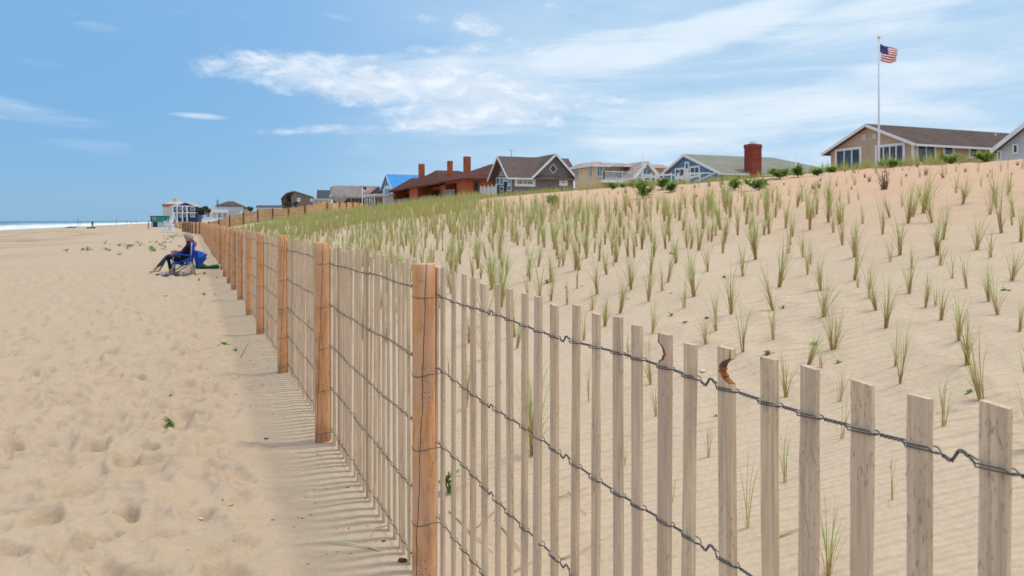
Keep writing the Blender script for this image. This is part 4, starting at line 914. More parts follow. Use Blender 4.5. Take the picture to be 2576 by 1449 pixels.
H.part('deck', m, WHITE); m = MB(); H.bx(m, aa0, 0, 0, 6, zb, H.Z(c2(0, 405)[1])); H.part('side_wing', m, GW)
m = MB(); H.bx(m, H.A(c2(1465, 0)[0]), H.A(c2(1498, 0)[0]), 1, 2, ze-2, H.Z(c2(0, 285)[1])); H.part('chimney', m, mat('blue_grey_chimney', (.22, .30, .34)))
far_house('side_cottage', 'little pale cottage tucked right behind the hip roofed beach house', c2, 1985, 2130, 570, 480, 448, 300, mat('mauve_wall', (.40, .36, .38)), ROOFBR, 'flat', over=.6)
far_house('distant_pink_house', 'tiny pinkish rooftop between the navy house and the hip roofed house', c2, 1225, 1340, 600, 475, 445, 420, mat('pale_pink_wall', (.5, .38, .38)), ROOFPK, 'gable_b')
H, ze, zr, a1, zb = far_house('navy_house', 'navy blue beach house with white posts, double decks and a low gable', c2, 535, 1065, 700, 425, 335, 300, mat('navy_wall', (.025, .045, .15), .7, .1), mat('grey_flat_roof', (.40, .40, .42)), 'gable_b', xr=800, over=1.2,
    wins=[(895, 450, 1005, 525, GLASSL), (895, 590, 1005, 670, GLASSL), (560, 455, 610, 515, GLASSL), (655, 455, 735, 520, GLASSL), (775, 455, 820, 520, GLASSL), (555, 580, 610, 680, GLASSL), (660, 580, 735, 680, GLASSL), (775, 580, 825, 670, GLASSL)], trimw=.5)
m = MB()
for x_ in (535, 630, 745, 845): aa = H.A(c2(x_, 0)[0]); H.bx(m, aa-.22, aa+.22, -1.5, -1.1, zb, ze)
for y_ in (428, 570): z_ = H.Z(c2(0, y_)[1]); H.bx(m, -.3, H.A(c2(1065, 0)[0]), -1.08, -.02, z_-.2, z_+.22)
z_ = H.Z(c2(0, 555)[1]); H.part('deck', m, WHITE)
H, ze, zr, a1, zb = far_house('pink_roofed_house', 'white decked house with dusty red upper band beside the navy house', c2, 300, 545, 690, 440, 378, 330, mat('white_deck_wall', (.58, .57, .54), .8, .1), PKW, 'flat', over=.3, wins=[(350, 470, 500, 500, GLASSB), (330, 580, 430, 615, GLASSB)])
m = MB(); H.bx(m, H.A(c2(225, 0)[0]), 0, -1, 6, H.Z(c2(0, 548)[1]), H.Z(c2(0, 528)[1])); H.part('deck', m, WHITE)
H, ze, zr, a1, zb = far_house('tower_house', 'cream roofed house with a small cupola rising behind the navy house', c2, 345, 740, 600, 375, 300, 380, mat('brown_grey_wall', (.33, .27, .22)), mat('cream_roof', (.55, .48, .38), .8), 'hip', over=.4, bd=10)
m = MB(); H.bx(m, H.A(c2(495, 0)[0]), H.A(c2(565, 0)[0]), 3, 6, zr-1, H.Z(c2(0, 262)[1])); m.prism([H.W(H.A(c2(485, 0)[0]), 2.8, H.Z(c2(0, 262)[1])), H.W(H.A(c2(575, 0)[0]), 2.8, H.Z(c2(0, 262)[1])), H.W(H.A(c2(530, 0)[0]), 2.8, H.Z(c2(0, 240)[1]))], H.u*3.4); H.part('cupola', m, CRW)
# -- beach kiosk
p0 = hit(*c1(1590, 407)); dk = p0.y
K = House('beach_kiosk', 'teal and white beach rental kiosk with bright sign band, beside the lifeguard chair', c1(1520, 0)[0], depth=dk, na=R(8), cat='kiosk', group=None)
gk = ground(K.o.x, K.o.y); a1 = K.A(c1(1672, 0)[0]); zt = K.Z(c1(0, 300)[1]); zm = K.Z(c1(0, 352)[1])
m = MB(); K.bx(m, 0, a1, 0, 2.4, gk-.2, zm); K.part('wall', m, mat('kiosk_white', (.55, .62, .63)))
m = MB(); K.bx(m, -.1, a1+.1, -.25, 2.5, zm+.002, zt); bd = K.part('sign_band', m, mat('kiosk_teal', (.01, .17, .26), .5, .3, .8))
m = MB(); K.bx(m, -.2, a1+.2, -.35, 2.6, zt+.002, zt+.15); K.part('roof', m, mat('kiosk_dark_roof', (.05, .035, .06)))
m = MB(); K.bx(m, a1*.42, a1*.95, -.29, -.252, zm+.1, zt-.12); K.part('sign_panel', m, mat('kiosk_green', (.01, .33, .24), .5, .35, 1.2), bd)
m = MB(); K.bx(m, a1*.12, a1*.38, -.29, -.252, zm+.3, zt-.25); K.part('sign_panel', m, mat('kiosk_lime', (.28, .38, .10), .5, .35, 2), bd)
m = MB(); K.bx(m, a1*.12, a1*.38, -.29, -.252, zt-.2, zt-.05); K.part('sign_panel', m, mat('kiosk_pink', (.55, .35, .5)), bd)
m = MB(); K.bx(m, a1*.12, a1*.42, -.04, .02, gk, zm-.1); K.part('door', m, mat('kiosk_navy', (.008, .045, .10)))
m = MB(); K.bx(m, a1*.78, a1*.92, -.04, .02, gk, zm-.2); K.part('door', m, mat('kiosk_indigo', (.03, .03, .14)))
# -- lifeguard chair
lp = hit(*c1(1705, 462)); ld = lp.y; kx = ld/F
L = thing('lifeguard_chair', tuple(lp), 'tall white wooden lifeguard chair on the sand beside the kiosk', 'lifeguard chair')
def lc(x, y, dy=0): 
    v = c1(x, y); return Vector(((v[0]-CX)*ld/F, ld+dy, CZ-(v[1]-HZ)*ld/F))
LW = mat('white_painted_timber', (.70, .73, .78), .6, .1, 3)
for (a, b, dy0, dy1) in (((1655, 462), (1672, 345), -.6, -.35), ((1762, 450), (1738, 340), -.6, -.3), ((1675, 440), (1690, 345), .9, .45), ((1770, 405), (1722, 255), .8, .5)):
    m = MB(); m.bar(lc(*a, dy0), lc(*b, dy1), .14, .12); m.build('leg', LW, L)
m = MB(); m.box((lc(1700, 385)+Z3*0), (.55, .5, .05)); 
for y_ in (365, 378, 392): m.bar(lc(1660, y_, -.42), lc(1752, y_, -.42), .05, .10)
m.build('seat', LW, L)
m = MB(); 
for k in range(6): m.bar(lc(1690+k*9, 350, .35), lc(1708+k*5, 262, .55), .10, .03)
m.build('backrest', LW, L)
m = MB(); 
for y_ in (418, 440): m.bar(lc(1660, y_, -.55), lc(1762, y_, -.5), .04, .10)
m.bar(lc(1662, 350, -.4), lc(1690, 340, .4), .1, .05); m.bar(lc(1740, 350, -.4), lc(1722, 335, .4), .1, .05); m.build('brace', LW, L)
m = MB(); m.tube([lc(1756, 388, -.5), lc(1745, 395, -.35), lc(1765, 402, -.4)], .12, 8); m.build('rescue_float', mat('white_float', (.75, .73, .68), .4), L)
# ------------------------------------------------------------------ plants
GR = mat_blade('dune_grass_blade', (.58, .36, .17), (.40, .46, .13), (.56, .56, .25)); GRD = mat_blade('dense_grass_blade', (.54, .38, .17), (.38, .45, .10), (.50, .50, .20))
WEED = mat_blade('sea_rocket_leaf', (.14, .22, .04), (.16, .29, .045), (.28, .40, .09)); BUSH = mat_blade('bush_leaf', (.15, .23, .035), (.18, .31, .045), (.36, .48, .12)); DEAD = mat_blade('dead_grass_blade', (.22, .13, .07), (.27, .17, .10), (.36, .26, .16))
def blade_arrays(n, h, spread, w, seg, stalk=True, droop=.5, r0=.015, erect=.35, rs=random):
    V, Fc, G = [], [], []
    for b in range(n):
        az = rs.uniform(0, 2*math.pi); L = h*rs.uniform(.5, 1.12); th = abs(rs.gauss(0, 1))*spread+.04; dr = droop*rs.uniform(.1, 1.3)
        ba = rs.uniform(0, 2*math.pi); x0 = math.cos(ba)*r0*rs.random(); y0 = math.sin(ba)*r0*rs.random(); rn = rs.random(); dead = rn > .9
        if dead: th += .5; L *= .8; dr += .5
        ww = w*rs.uniform(.7, 1.2); px, py, pz = x0, y0, 0.; face = az+math.pi/2+rs.uniform(-.7, .7); cx, cy = math.cos(face), math.sin(face); k = len(V); a = th*erect
        for i in range(seg+1):
            f = i/seg; wd = ww*(1-f**2.2)*(.75+.25*min(1, f*4))+.0002
            V += [(px-cx*wd/2, py-cy*wd/2, pz), (px+cx*wd/2, py+cy*wd/2, pz)]; G += [(min(1, f*L/h*1.1), rn)]*2
            a = th*erect+(th*(1-erect)+dr*f*f*1.4)*f; a = min(a, 2.0)
            px += math.sin(a)*math.cos(az)*L/seg; py += math.sin(a)*math.sin(az)*L/seg; pz += math.cos(a)*L/seg
            if i: Fc.append((k+2*i-2, k+2*i-1, k+2*i+1, k+2*i))
    return V, Fc, G
def mesh_from(name, V, Fc, G, m):
    me = bpy.data.meshes.new(name); V = np.asarray(V, np.float32); Fc = np.asarray(Fc, np.int32); me.vertices.add(len(V)); me.vertices.foreach_set('co', V.ravel())
    me.loops.add(Fc.size); me.loops.foreach_set('vertex_index', Fc.ravel()); me.polygons.add(len(Fc)); me.polygons.foreach_set('loop_start', (np.arange(len(Fc))*4).astype(np.int32)); me.update(calc_edges=True)
    at = me.attributes.new('g', 'FLOAT_COLOR', 'POINT'); G = np.asarray(G, np.float32); at.data.foreach_set('color', np.concatenate([G, np.zeros((len(G), 1), np.float32), np.ones((len(G), 1), np.float32)], 1).ravel())
    me.materials.append(m); return me
PROTO = []
for k in range(16):
    rs = random.Random(100+k); n = rs.randint(14, 36)
    # planted culms: a tight straw stalk bundle with blades fanning above
    V, Fc, G = blade_arrays(n, 1., rs.uniform(.24, .44), .0115, 7, droop=rs.uniform(.35, .9), r0=.035, rs=rs)
    V2, F2_, G2 = blade_arrays(rs.randint(3, 7), .40, .12, .015, 3, droop=.05, r0=.03, rs=rs); kk = len(V); V += V2; Fc += [tuple(kk+i for i in f) for f in F2_]; G += [(.0, g[1]*.6) for g in G2]
    PROTO.append(mesh_from('dune_grass_tuft', V, Fc, G, GR))
SPARSE = []
for k in range(5):
    rs = random.Random(300+k); V, Fc, G = blade_arrays(rs.randint(6, 10), 1., .34, .0135, 7, droop=.6, r0=.03, rs=rs); SPARSE.append(mesh_from('dune_grass_tuft', V, Fc, G, GR))
cands = []   # (x,y,z,h,vx,vy,pxheight,mesh)
def put(vx, vy, hpx, sparse=False):
    p = hit(vx, vy); h = hpx*p.y/F*1.28; cands.append([p.x, p.y, p.z, h, vx, vy, hpx, sparse])
L5 = [(1925,1212,270),(1897,1112,200),(2268,1118,260),(2288,1112,230),(2358,1310,340),(2438,865,240),(2228,995,220),(2552,950,170),(2140,890,170),(1850,930,230),(1800,850,160),(1570,1035,240),(1582,1030,190),(1520,893,220),(1262,1000,190),(1260,862,240),(1290,735,240),(1510,760,200),(1040,892,240),(1100,1075,240),(905,1035,180),(960,970,200),(625,980,170),(790,850,140),(845,790,230),(605,810,200),(672,757,140),(515,740,180),(455,865,210),(310,838,120),(335,755,240),(230,725,120),(175,805,130),(265,1010,130),(375,935,160),(1440,1125,180),(1325,1283,230),(1510,1135,110),(1605,1300,190),(1685,690,230),(1765,790,200),(1975,765,190),(2060,825,180),(2110,820,110),(2275,738,190),(2390,800,180),(2200,690,120),(2510,700,180),(2400,585,140),(2328,545,180),(2560,505,180),(2140,625,120),(2120,575,210),(1925,570,210),(1875,605,120),(1985,640,120),(1440,665,190),(1100,678,190),(915,660,160),(705,715,190),(750,610,150),(530,565,160),(222,628,210),(155,610,180),(420,610,120),(995,555,130),(1145,535,120),(805,515,170),(1350,510,140),(935,485,150),(1440,375,130),(1270,360,150),(1210,455,150),(1575,450,130),(1620,390,120),(1705,735,90),(1780,470,0)]
for x, y, h in L5:
    if h: put((2000+x/1.4)/1.4907, (560+y/1.4)/1.4907, h/1.4/1.4907*1.08, h < 120)
for vx, vy, h, sp in ((1880, 1318, 190, 1), (2083, 1449, 190, 0), (1974, 1203, 120, 1), (2116, 1096, 120, 1), (2375, 1077, 130, 1), (1782, 1142, 95, 1), (1690, 1255, 80, 1), (1335, 1055, 100, 1), (1650, 1045, 100, 1), (1260, 965, 90, 0), (1220, 905, 90, 0), (1130, 950, 80, 1), (1480, 1010, 90, 1), (1395, 960, 80, 1), (1570, 1170, 70, 1), (2245, 1250, 110, 1), (1300, 880, 80, 0), (1180, 860, 80, 0), (1580, 905, 60, 1)): put(vx, vy, h, bool(sp))
hand = np.array([[c[0], c[1]] for c in cands])
# planted rows over the dune face
rs = random.Random(5); auto = []
smax_t = lambda t: 17.5+3*math.sin(t*.11)
t_ = -6.
while t_ < 92:
    s_ = 1.0
    while s_ < 25:
        pitch = .41 if t_ < 16 else .48
        s2 = s_+rs.uniform(-.11, .11); t2 = t_+rs.uniform(-.11, .11)+(.25 if int(s_/pitch) % 2 else 0); s_ += pitch
        tl = 66+(s2-3.5)*1.13
        if t2 > tl-rs.random()*1.5: continue
        x, y = xy(s2, t2)
        if y < .9 or abs(x/y) > .76: continue
        dens = 1.; top = 8.1+1.0*float(ss(8, 24, t2))+1.2*float(vn(t2*.3, 2))
        if t2 > 26: top += (t2-26)*.42
        if s2 > top: dens = .05 if s2 > top+1 else .4
        if t2 < 14: dens *= (.95 if s2 > 4 else .72)*(.55+.9*float(ss(-.35, .1, vn(x*.8, y*.8))))
        if s2 < 2 and t2 < 5: dens *= .5
        if rs.random() > dens: continue
        if y < 9 and len(hand) and np.min((hand[:, 0]-x)**2+(hand[:, 1]-y)**2) < .36**2: continue
        vx = CX+F*x/y
        if y < 10.5 and vx > 1385: 
            if s2 < 4.5 and rs.random() < .3: continue
        if t2 > 34 and rs.random() < .22: continue
        h = rs.choice((rs.uniform(.28, .45), rs.uniform(.38, .74), rs.uniform(.38, .74)))*(1.0 if y > 8 else .95)
        if s2 > top: h *= .6
        if t2 > 18: h *= 1+.12*rs.random()
        auto.append([x, y, 0., h, vx, 0, h*F/y, False, s2, t2])
    t_ += .41 if t_ < 16 else .48
AX = np.array([a[0] for a in auto]); AY = np.array([a[1] for a in auto]); AZ_ = gz(AX, AY)
for a, z in zip(auto, AZ_): a[2] = float(z); a[5] = HZ-F*(a[2]-CZ)/a[1]; cands.append(a)
vis = [c for c in cands if -20 < c[4] < 2600 and c[5] < 1500]
vis.sort(key=lambda c: -c[6]); big = vis[:296]; bigid = set(id(c) for c in big); far = [c for c in cands if id(c) not in bigid]
# individual tufts: labels count them upward from a fence landmark below
tops = sorted([n[0] for n in near], reverse=True)
def bin_of(vx):
    if vx >= 1100: k = int(np.argmin([abs(vx-t) for t in tops])); return ('pk', k)
    if vx > 831: return ('bay', 1)
    if vx > 714: return ('bay', 2)
    return ('bay', 3)
bins = {}
for c in big: bins.setdefault(bin_of(c[4]), []).append(c)
small_n = 'lowest second third fourth fifth sixth seventh eighth ninth tenth'.split()
def ordw(i): return ORD[i] if i < len(ORD) else '%d-th' % i
for key, L in bins.items():
    L.sort(key=lambda c: -c[5])
    for i, c in enumerate(L):
        me = (SPARSE if c[7] else PROTO)[rs.randrange(5 if c[7] else 16)]
        o = bpy.data.objects.new('dune_grass_tuft', me); COL.objects.link(o); o.location = (c[0], c[1], c[2]-.015); o.rotation_euler = (rs.gauss(0, .09), rs.gauss(.03, .11), rs.uniform(0, 6.28)); hw = c[3]*rs.uniform(.75, 1.1); o.scale = (hw, hw, c[3])
        if key[0] == 'pk': where = f'above the {ORD[key[1]+1]} picket from right' if key[1] else 'above the rightmost picket'
        else: where = ['', 'over the bay left of the nearest post', 'over the bay beside the second post', 'beyond the third nearest post'][key[1]]
        adj = 'thin sparse' if c[7] else ('tall' if c[3] > .5 else 'short' if c[3] < .33 else 'green'); adj = 'thin' if c[7] else adj
        n_ = 'lowest' if i == 0 else ordw(i+1) if i < 20 else None
        if n_: tag(o, f'{adj} dune grass tuft, {n_} up slope {where}', 'grass tuft', 'planted dune grass tufts on the slope')
        else: tag(o, f'small crowded grass tuft high {where}', 'grass tuft', f'crowded small tufts {where}')
# the rest of the planting: one mass
fp_v = [(np.asarray(m_[0]), np.asarray(m_[1]), np.asarray(m_[2])) for m_ in []]
LOD = []
for k in range(14):
    r2 = random.Random(700+k); LOD.append(blade_arrays(r2.randint(9, 14), 1., r2.uniform(.18, .34), .0155, 3, droop=.4, r0=.05, rs=r2))
LOD2 = []
for k in range(10):
    r2 = random.Random(800+k); LOD2.append(blade_arrays(r2.randint(7, 11), 1., .20, .030, 2, droop=.3, r0=.07, rs=r2))
LOD = [(np.array(a), np.array(b), np.array(c)) for a, b, c in LOD]; LOD2 = [(np.array(a), np.array(b), np.array(c)) for a, b, c in LOD2]
def mass(name, items, m, label, cat='grass'):
    VV, FF, GG = [], [], []; k = 0
    for x, y, z, h, wsc in items:
        lod = LOD if y < 30 else LOD2; V, Fc, G = lod[rs.randrange(len(lod))]; a = rs.uniform(0, 6.28); c_, s_ = math.cos(a)*h*wsc, math.sin(a)*h*wsc
        VV.append(np.stack([V[:, 0]*c_-V[:, 1]*s_+x, V[:, 0]*s_+V[:, 1]*c_+y, V[:, 2]*h+z-.02], 1)); FF.append(Fc+k); g = G.copy(); g[:, 1] = (g[:, 1]+rs.random()) % 1; GG.append(g); k += len(V)
    o = bpy.data.objects.new(name, mesh_from(name, np.concatenate(VV), np.concatenate(FF), np.concatenate(GG), m)); COL.objects.link(o); tag(o, label, cat, kind='stuff'); return o
mass('dune_grass', [(c[0], c[1], c[2], c[3]*1.05, 1.15) for c in far], GR, 'crowded planted dune grass covering the distant slope')
# dense old grass along the crest and the far meadow
items = []
for _ in range(5200):
    t2 = rs.uniform(14, 128); s2 = rs.uniform(19, 31) if rs.random() < .75 else rs.uniform(8, 26)
    if s2 < 19 and not (t2 > 44+rs.random()*14 and s2 > 15-.1*(t2-44)): continue
    if t2 < 30 and rs.random() < .93: continue
    if t2 < 42 and (s2 < 23 or rs.random() < .5): continue
    tl = 66+(s2-3.5)*1.13
    if tl < t2 < 100 and s2 < 25: continue
    x, y = xy(s2, t2); items.append([x, y, rs.uniform(.28, .52), rs.uniform(1., 1.8)])
for _ in range(1500):
    t2 = rs.uniform(2, 40); s2 = rs.gauss(24.8, 1.3); x, y = xy(s2, t2)
    if float(vn(t2*.6, 4)) > -.22+rs.random()*.2: items.append([x, y, rs.uniform(.25, .62), rs.uniform(1.1, 1.9)])
Zs = gz(np.array([i[0] for i in items]), np.array([i[1] for i in items]))
mass('crest_grass', [(i[0], i[1], float(z), i[2], i[3]) for i, z in zip(items, Zs)], GRD, 'dense green marram grass along the dune crest below the houses')
def leafy(n, L, w, h, wid, rs_, up=.5, seg=3, stalks=1):
    """bushy plant: leaves springing from several arching stems through the crown"""
    V, Fc, G = [], [], []
    for sidx in range(stalks):
        saz = rs_.uniform(0, 6.28); sp = rs_.uniform(0, 1)*wid*.5 if stalks > 1 else 0; sh = h*rs_.uniform(.6, 1.05)
        for _ in range(max(3, n//stalks)):
            f = rs_.uniform(.15, 1)**.8; bx = math.cos(saz)*sp*f; by = math.sin(saz)*sp*f; bz = sh*f*.9
            az = rs_.uniform(0, 6.28); el = rs_.uniform(up-.7, up+.5); LL = L*rs_.uniform(.6, 1.2)*(1.15-.4*f); k = len(V); px, py, pz = bx, by, bz; g = rs_.random()*.5+f*.5; rn = rs_.random()*.65
            fx = -math.sin(az); fy = math.cos(az)
            for i in range(seg+1):
                q = i/seg; wd = w*math.sin(math.pi*min(.97, q*.85+.12))
                V += [(px-fx*wd/2, py-fy*wd/2, pz+wd*.15), (px+fx*wd/2, py+fy*wd/2, pz-wd*.15)]; G += [(g, rn)]*2
                e = el-q*.8; px += math.cos(az)*math.cos(e)*LL/seg; py += math.sin(az)*math.cos(e)*LL/seg; pz = max(.002, pz+math.sin(e)*LL/seg)
                if i: Fc.append((k+2*i-2, k+2*i-1, k+2*i+1, k+2*i))
        # stem
        k = len(V); V += [(-.006, 0, 0), (.006, 0, 0), (math.cos(saz)*sp+.004, math.sin(saz)*sp, sh*.9), (math.cos(saz)*sp-.004, math.sin(saz)*sp, sh*.9)]; G += [(.2, .5)]*4; Fc.append((k, k+1, k+2, k+3))
    return V, Fc, G
def plant(name, x, y, z, data, m, label, cat, group=None, sc_=1.):
    V, Fc, G = data; o = bpy.data.objects.new(name, mesh_from(name, V, Fc, G, m)); COL.objects.link(o); o.location = (x, y, z-.01); o.scale = (sc_,)*3; return tag(o, label, cat, group)
# bushes on the crest (base in crops, width, height)
BU = [(c6, 800, 632, 165, 175, 'largest dark green bush on the slope below the white beach stairs'), (c6, 985, 552, 120, 110, 'green bush in front of the white stair rails'), (c6, 1065, 582, 95, 75, 'small low green bush just right of the stair rail bush'), (c6, 510, 557, 80, 80, 'round green bush under the cream house balcony'), (c6, 600, 518, 50, 40, 'little green shrub right of the balcony bush'), (c6, 705, 512, 90, 45, 'low shrub under the arched window bay'), (c6, 1685, 552, 75, 105, 'slim green bush below the red chimney'), (c6, 1915, 560, 190, 110, 'arching green plant sprawling right of the slim bush'), (c6, 2125, 442, 180, 95, 'wide green bush on the crest right of the red chimney'), (c6, 2300, 432, 150, 110, 'green bush at the far end of the blue house roof'), (c6, 1880, 415, 220, 80, 'loose green shrub at the foot of the red chimney'), (c5, 2285, 792, 140, 115, 'lone green bush on bare sand below the grey shingled house'), (c7, 960, 590, 280, 90, 'dark bush at the base of the tall flagpole'), (c7, 1700, 572, 330, 130, 'broad bush beneath the small windows of the beige house'), (c7, 2110, 545, 240, 115, 'spiky bush under the last beige house window'), (c7, 2560, 470, 60, 70, 'bush at the corner of the grey gable house'), (c7, 250, 650, 110, 60, 'small bush left of the beige house sliding door'), (c6, 2490, 410, 60, 50, 'tiny bush on the crest left of the beige house'), (c5, 560, 800, 60, 50, 'small dark bush in the grass under the orange condominium')]
rb = random.Random(77)
for cc, x, y, wd, ht, lab in BU:
    v = cc(x, y); sc_ = {c5: 3.389, c6: 2.576, c7: 3.22}[cc]*1.4907
    p = hit(*v)
    if p.y > 120: p = hit(v[0], v[1]+3)
    k = p.y/F; W = wd/sc_*k*1.45; Hh = ht/sc_*k*1.1
    plant('bush', p.x, p.y, p.z, leafy(int(170+110*min(2.5, W)), .46*max(.5, min(1.2, Hh)), .045, Hh*.95, W, rb, .75, 3, max(5, int(12*W))), BUSH, lab, 'bush', 'green bushes scattered along the dune crest')
# dead grass clumps near the crest
DC = [(c7, 650, 722, 70), (c7, 710, 762, 90), (c7, 895, 672, 60), (c7, 490, 880, 70), (c7, 100, 830, 110), (c7, 40, 850, 90), (c7, 1155, 708, 60), (c7, 1290, 622, 80), (c7, 1392, 692, 110), (c7, 1600, 757, 100), (c7, 1870, 692, 75), (c7, 1760, 652, 50), (c7, 2140, 735, 50), (c7, 2425, 712, 50), (c7, 2500, 598, 80), (c7, 530, 680, 50), (c7, 1110, 650, 50), (c7, 310, 800, 50), (c7, 410, 655, 60), (c7, 1830, 578, 60), (c7, 2170, 695, 45), (c7, 120, 780, 60), (c6, 2440, 525, 60), (c6, 2500, 500, 50), (c6, 2330, 515, 40), (c6, 2090, 535, 40), (c6, 2165, 500, 40), (c6, 1555, 525, 50), (c6, 1440, 555, 30), (c6, 1320, 620, 50), (c6, 1180, 555, 40), (c6, 1300, 545, 50), (c6, 1090, 520, 40), (c6, 1440, 510, 70), (c6, 1560, 500, 80), (c6, 640, 590, 50), (c6, 560, 600, 40), (c6, 1835, 470, 60), (c6, 1190, 610, 30), (c6, 300, 620, 30)]
DPR = []
for k in range(5):
    r2 = random.Random(900+k); V, Fc, G = blade_arrays(r2.randint(22, 34), 1., .42, .035, 4, droop=.8, r0=.14, rs=r2); DPR.append(mesh_from('dead_grass_clump', V, Fc, G, DEAD))
dl = []
for cc, x, y, ht in DC:
    v = cc(x, y); p = hit(*v); dl.append((v[0], p, ht/({c6: 2.576, c7: 3.22}[cc]*1.4907)*p.y/F))
dl.sort(key=lambda q: q[0])
for i, (vx, p, h) in enumerate(dl):
    o = bpy.data.objects.new('dead_grass_clump', DPR[i % 5]); COL.objects.link(o); o.location = (p.x, p.y, p.z-.01); o.rotation_euler = (0, 0, i*1.7); o.scale = (h*1.2, h*1.2, h*1.05)
    under = ('the cream house' if vx < 1690 else 'the blue house' if vx < 1870 else 'the red chimney' if vx < 1960 else 'the gap left of the beige house' if vx < 2085 else 'the beige house gable' if vx < 2297 else 'the beige house long wall' if vx < 2480 else 'the grey gable house')
    nn = sum(1 for q in dl[:i] if ('the cream house' if q[0] < 1690 else 'the blue house' if q[0] < 1870 else 'the red chimney' if q[0] < 1960 else 'the gap left of the beige house' if q[0] < 2085 else 'the beige house gable' if q[0] < 2297 else 'the beige house long wall' if q[0] < 2480 else 'the grey gable house') == under)
    tag(o, f'dead brown grass clump below {under}, {ordw(nn+1)} from left', 'grass clump', 'withered clumps near the dune crest')
v = c7(895, 872); p = hit(*v); V, Fc, G = blade_arrays(46, .46, .42, .011, 5, droop=.6, r0=.07, rs=rb); plant('grass_clump', p.x, p.y, p.z, (V, Fc, G), DEAD, 'big grey green grass clump on bare sand below the flagpole', 'grass clump')
# small broad-leaved weeds
WD = [(565, 875, 24, 'leafy green weed on the beach near the third nearest post'), (593, 886, 16, 'tiny weed just right of the leafy beach weed'), (458, 923, 16, 'flat green weed alone on the beach'), (437, 1080, 34, 'nearest beach weed, with four long green leaves'), (683, 938, 8, 'speck of green weed at the foot of the third nearest post'), (538, 860, 7, 'sprig of weed left of the leafy beach weed'),
      (487, 742, 10, 'weed sprig first in the row before the camp chair'), (514, 745, 16, 'bushiest weed in the row before the camp chair'), (541, 743, 9, 'weed sprig last in the row before the camp chair'), (418, 750, 9, 'lone weed sprig before the sitting people'), (500, 708, 10, 'weed close behind the camp chair leg'), (545, 700, 8, 'weed sprig between camp chair and fence')]
for x, y, s_, lab in ((725, 887, 24, 'green weed, upper of two between grass tufts above the holed pickets'), (797, 936, 17, 'small green weed right of the taller dune weed'), (1238, 1085, 30, 'dense green weed just over the fourth picket from the right'), (1480, 1020, 26, 'green weed beside a grass tuft on the lower dune'), (1607, 1095, 24, 'flat green weed alone on smooth dune sand'), (2485, 748, 26, 'green weed near the right edge among tufts'), (2283, 1275, 36, 'nearest green dune weed, at right beside a tall tuft'), (725, 772, 12, 'little weed sprig on mid slope'), (1310, 848, 18, 'weed leaning beside the central grass tuft'), (495, 787, 12, 'tiny weed amid tufts on lower left slope'), (1735, 915, 10, 'seedling weed in bare sand right of centre'), (170, 722, 12, 'tiny weed left of the notched picket columns'), (255, 715, 12, 'tiny weed beside a thin tuft'), (75, 690, 24, 'pale green weed clump on the lower slope'), (1000, 690, 18, 'weed tucked beneath a tall tuft on mid slope'), (728, 550, 20, 'pale weed tuft mixed with grass higher up')):
    WD.append(((2000+x/1.4)/1.4907, (560+y/1.4)/1.4907, s_/1.4/1.4907*1.5, lab))
WD += [(1130, 1240, 60, 'tall green weed behind the first pickets right of the near post'), (1190, 560+90, 8, 'weed speck over the near pickets'), (1800, 1045, 14, 'small weed seen behind the third holed picket gap'), (2240, 1170, 10, 'small dark weed behind the second picket')]
for vx, vy, hp, lab in WD:
    p = hit(vx, vy); h = hp*p.y/F; L = leafy(9 if hp < 30 else 7, h*.85, h*.30, h*.5, h*.3, rb, .55, 4)
    if vx == 437: L = leafy(7, .085, .026, .03, .02, rb, .7, 5)
    if vx == 1130: L = leafy(26, .06, .026, .15, .09, rb, .5, 4, 3)
    plant('weed', p.x, p.y, p.z, L, WEED, lab, 'weed', 'small green weeds growing in the sand')
# the band of weeds beyond the seated people: scattered mats
VV, FF, GG = [], [], []; k = 0
for cx_, cy_, wx_, n in ((1060, 570, 40, 8), (890, 635, 60, 16), (830, 650, 30, 6), (665, 645, 40, 7), (1075, 640, 50, 14), (1200, 590, 50, 12), (1300, 600, 50, 16), (1210, 690, 30, 4), (1540, 650, 30, 14), (1520, 620, 50, 12), (1660, 565, 60, 14), (1620, 600, 40, 10), (1750, 500, 90, 30), (1700, 520, 60, 14), (1560, 560, 60, 8), (1420, 590, 60, 6), (1790, 610, 30, 4), (1650, 632, 20, 5), (1930, 470, 50, 7), (1980, 480, 25, 5), (1800, 480, 50, 12), (1390, 565, 30, 4), (2050, 890, 10, 2), (1300, 620, 40, 5)):
    for _ in range(n):
        v = c1(cx_+rb.gauss(0, wx_*.5), cy_+rb.gauss(0, 9)); p = hit(*v); V, Fc, G = leafy(rb.randint(6, 12), .12, .045, .07, .1, rb, .35, 2, 2); V = np.array(V)*rb.uniform(.5, 1.25)+np.array((p.x, p.y, p.z)); VV.append(V); FF.append(np.array(Fc)+k); GG.append(np.array(G)); k += len(V)
o = bpy.data.objects.new('beach_weeds', mesh_from('beach_weeds', np.concatenate(VV), np.concatenate(FF), np.concatenate(GG), WEED)); COL.objects.link(o); tag(o, 'straggling patches of low yellow green weeds beyond the sitting people', 'weeds', kind='stuff')
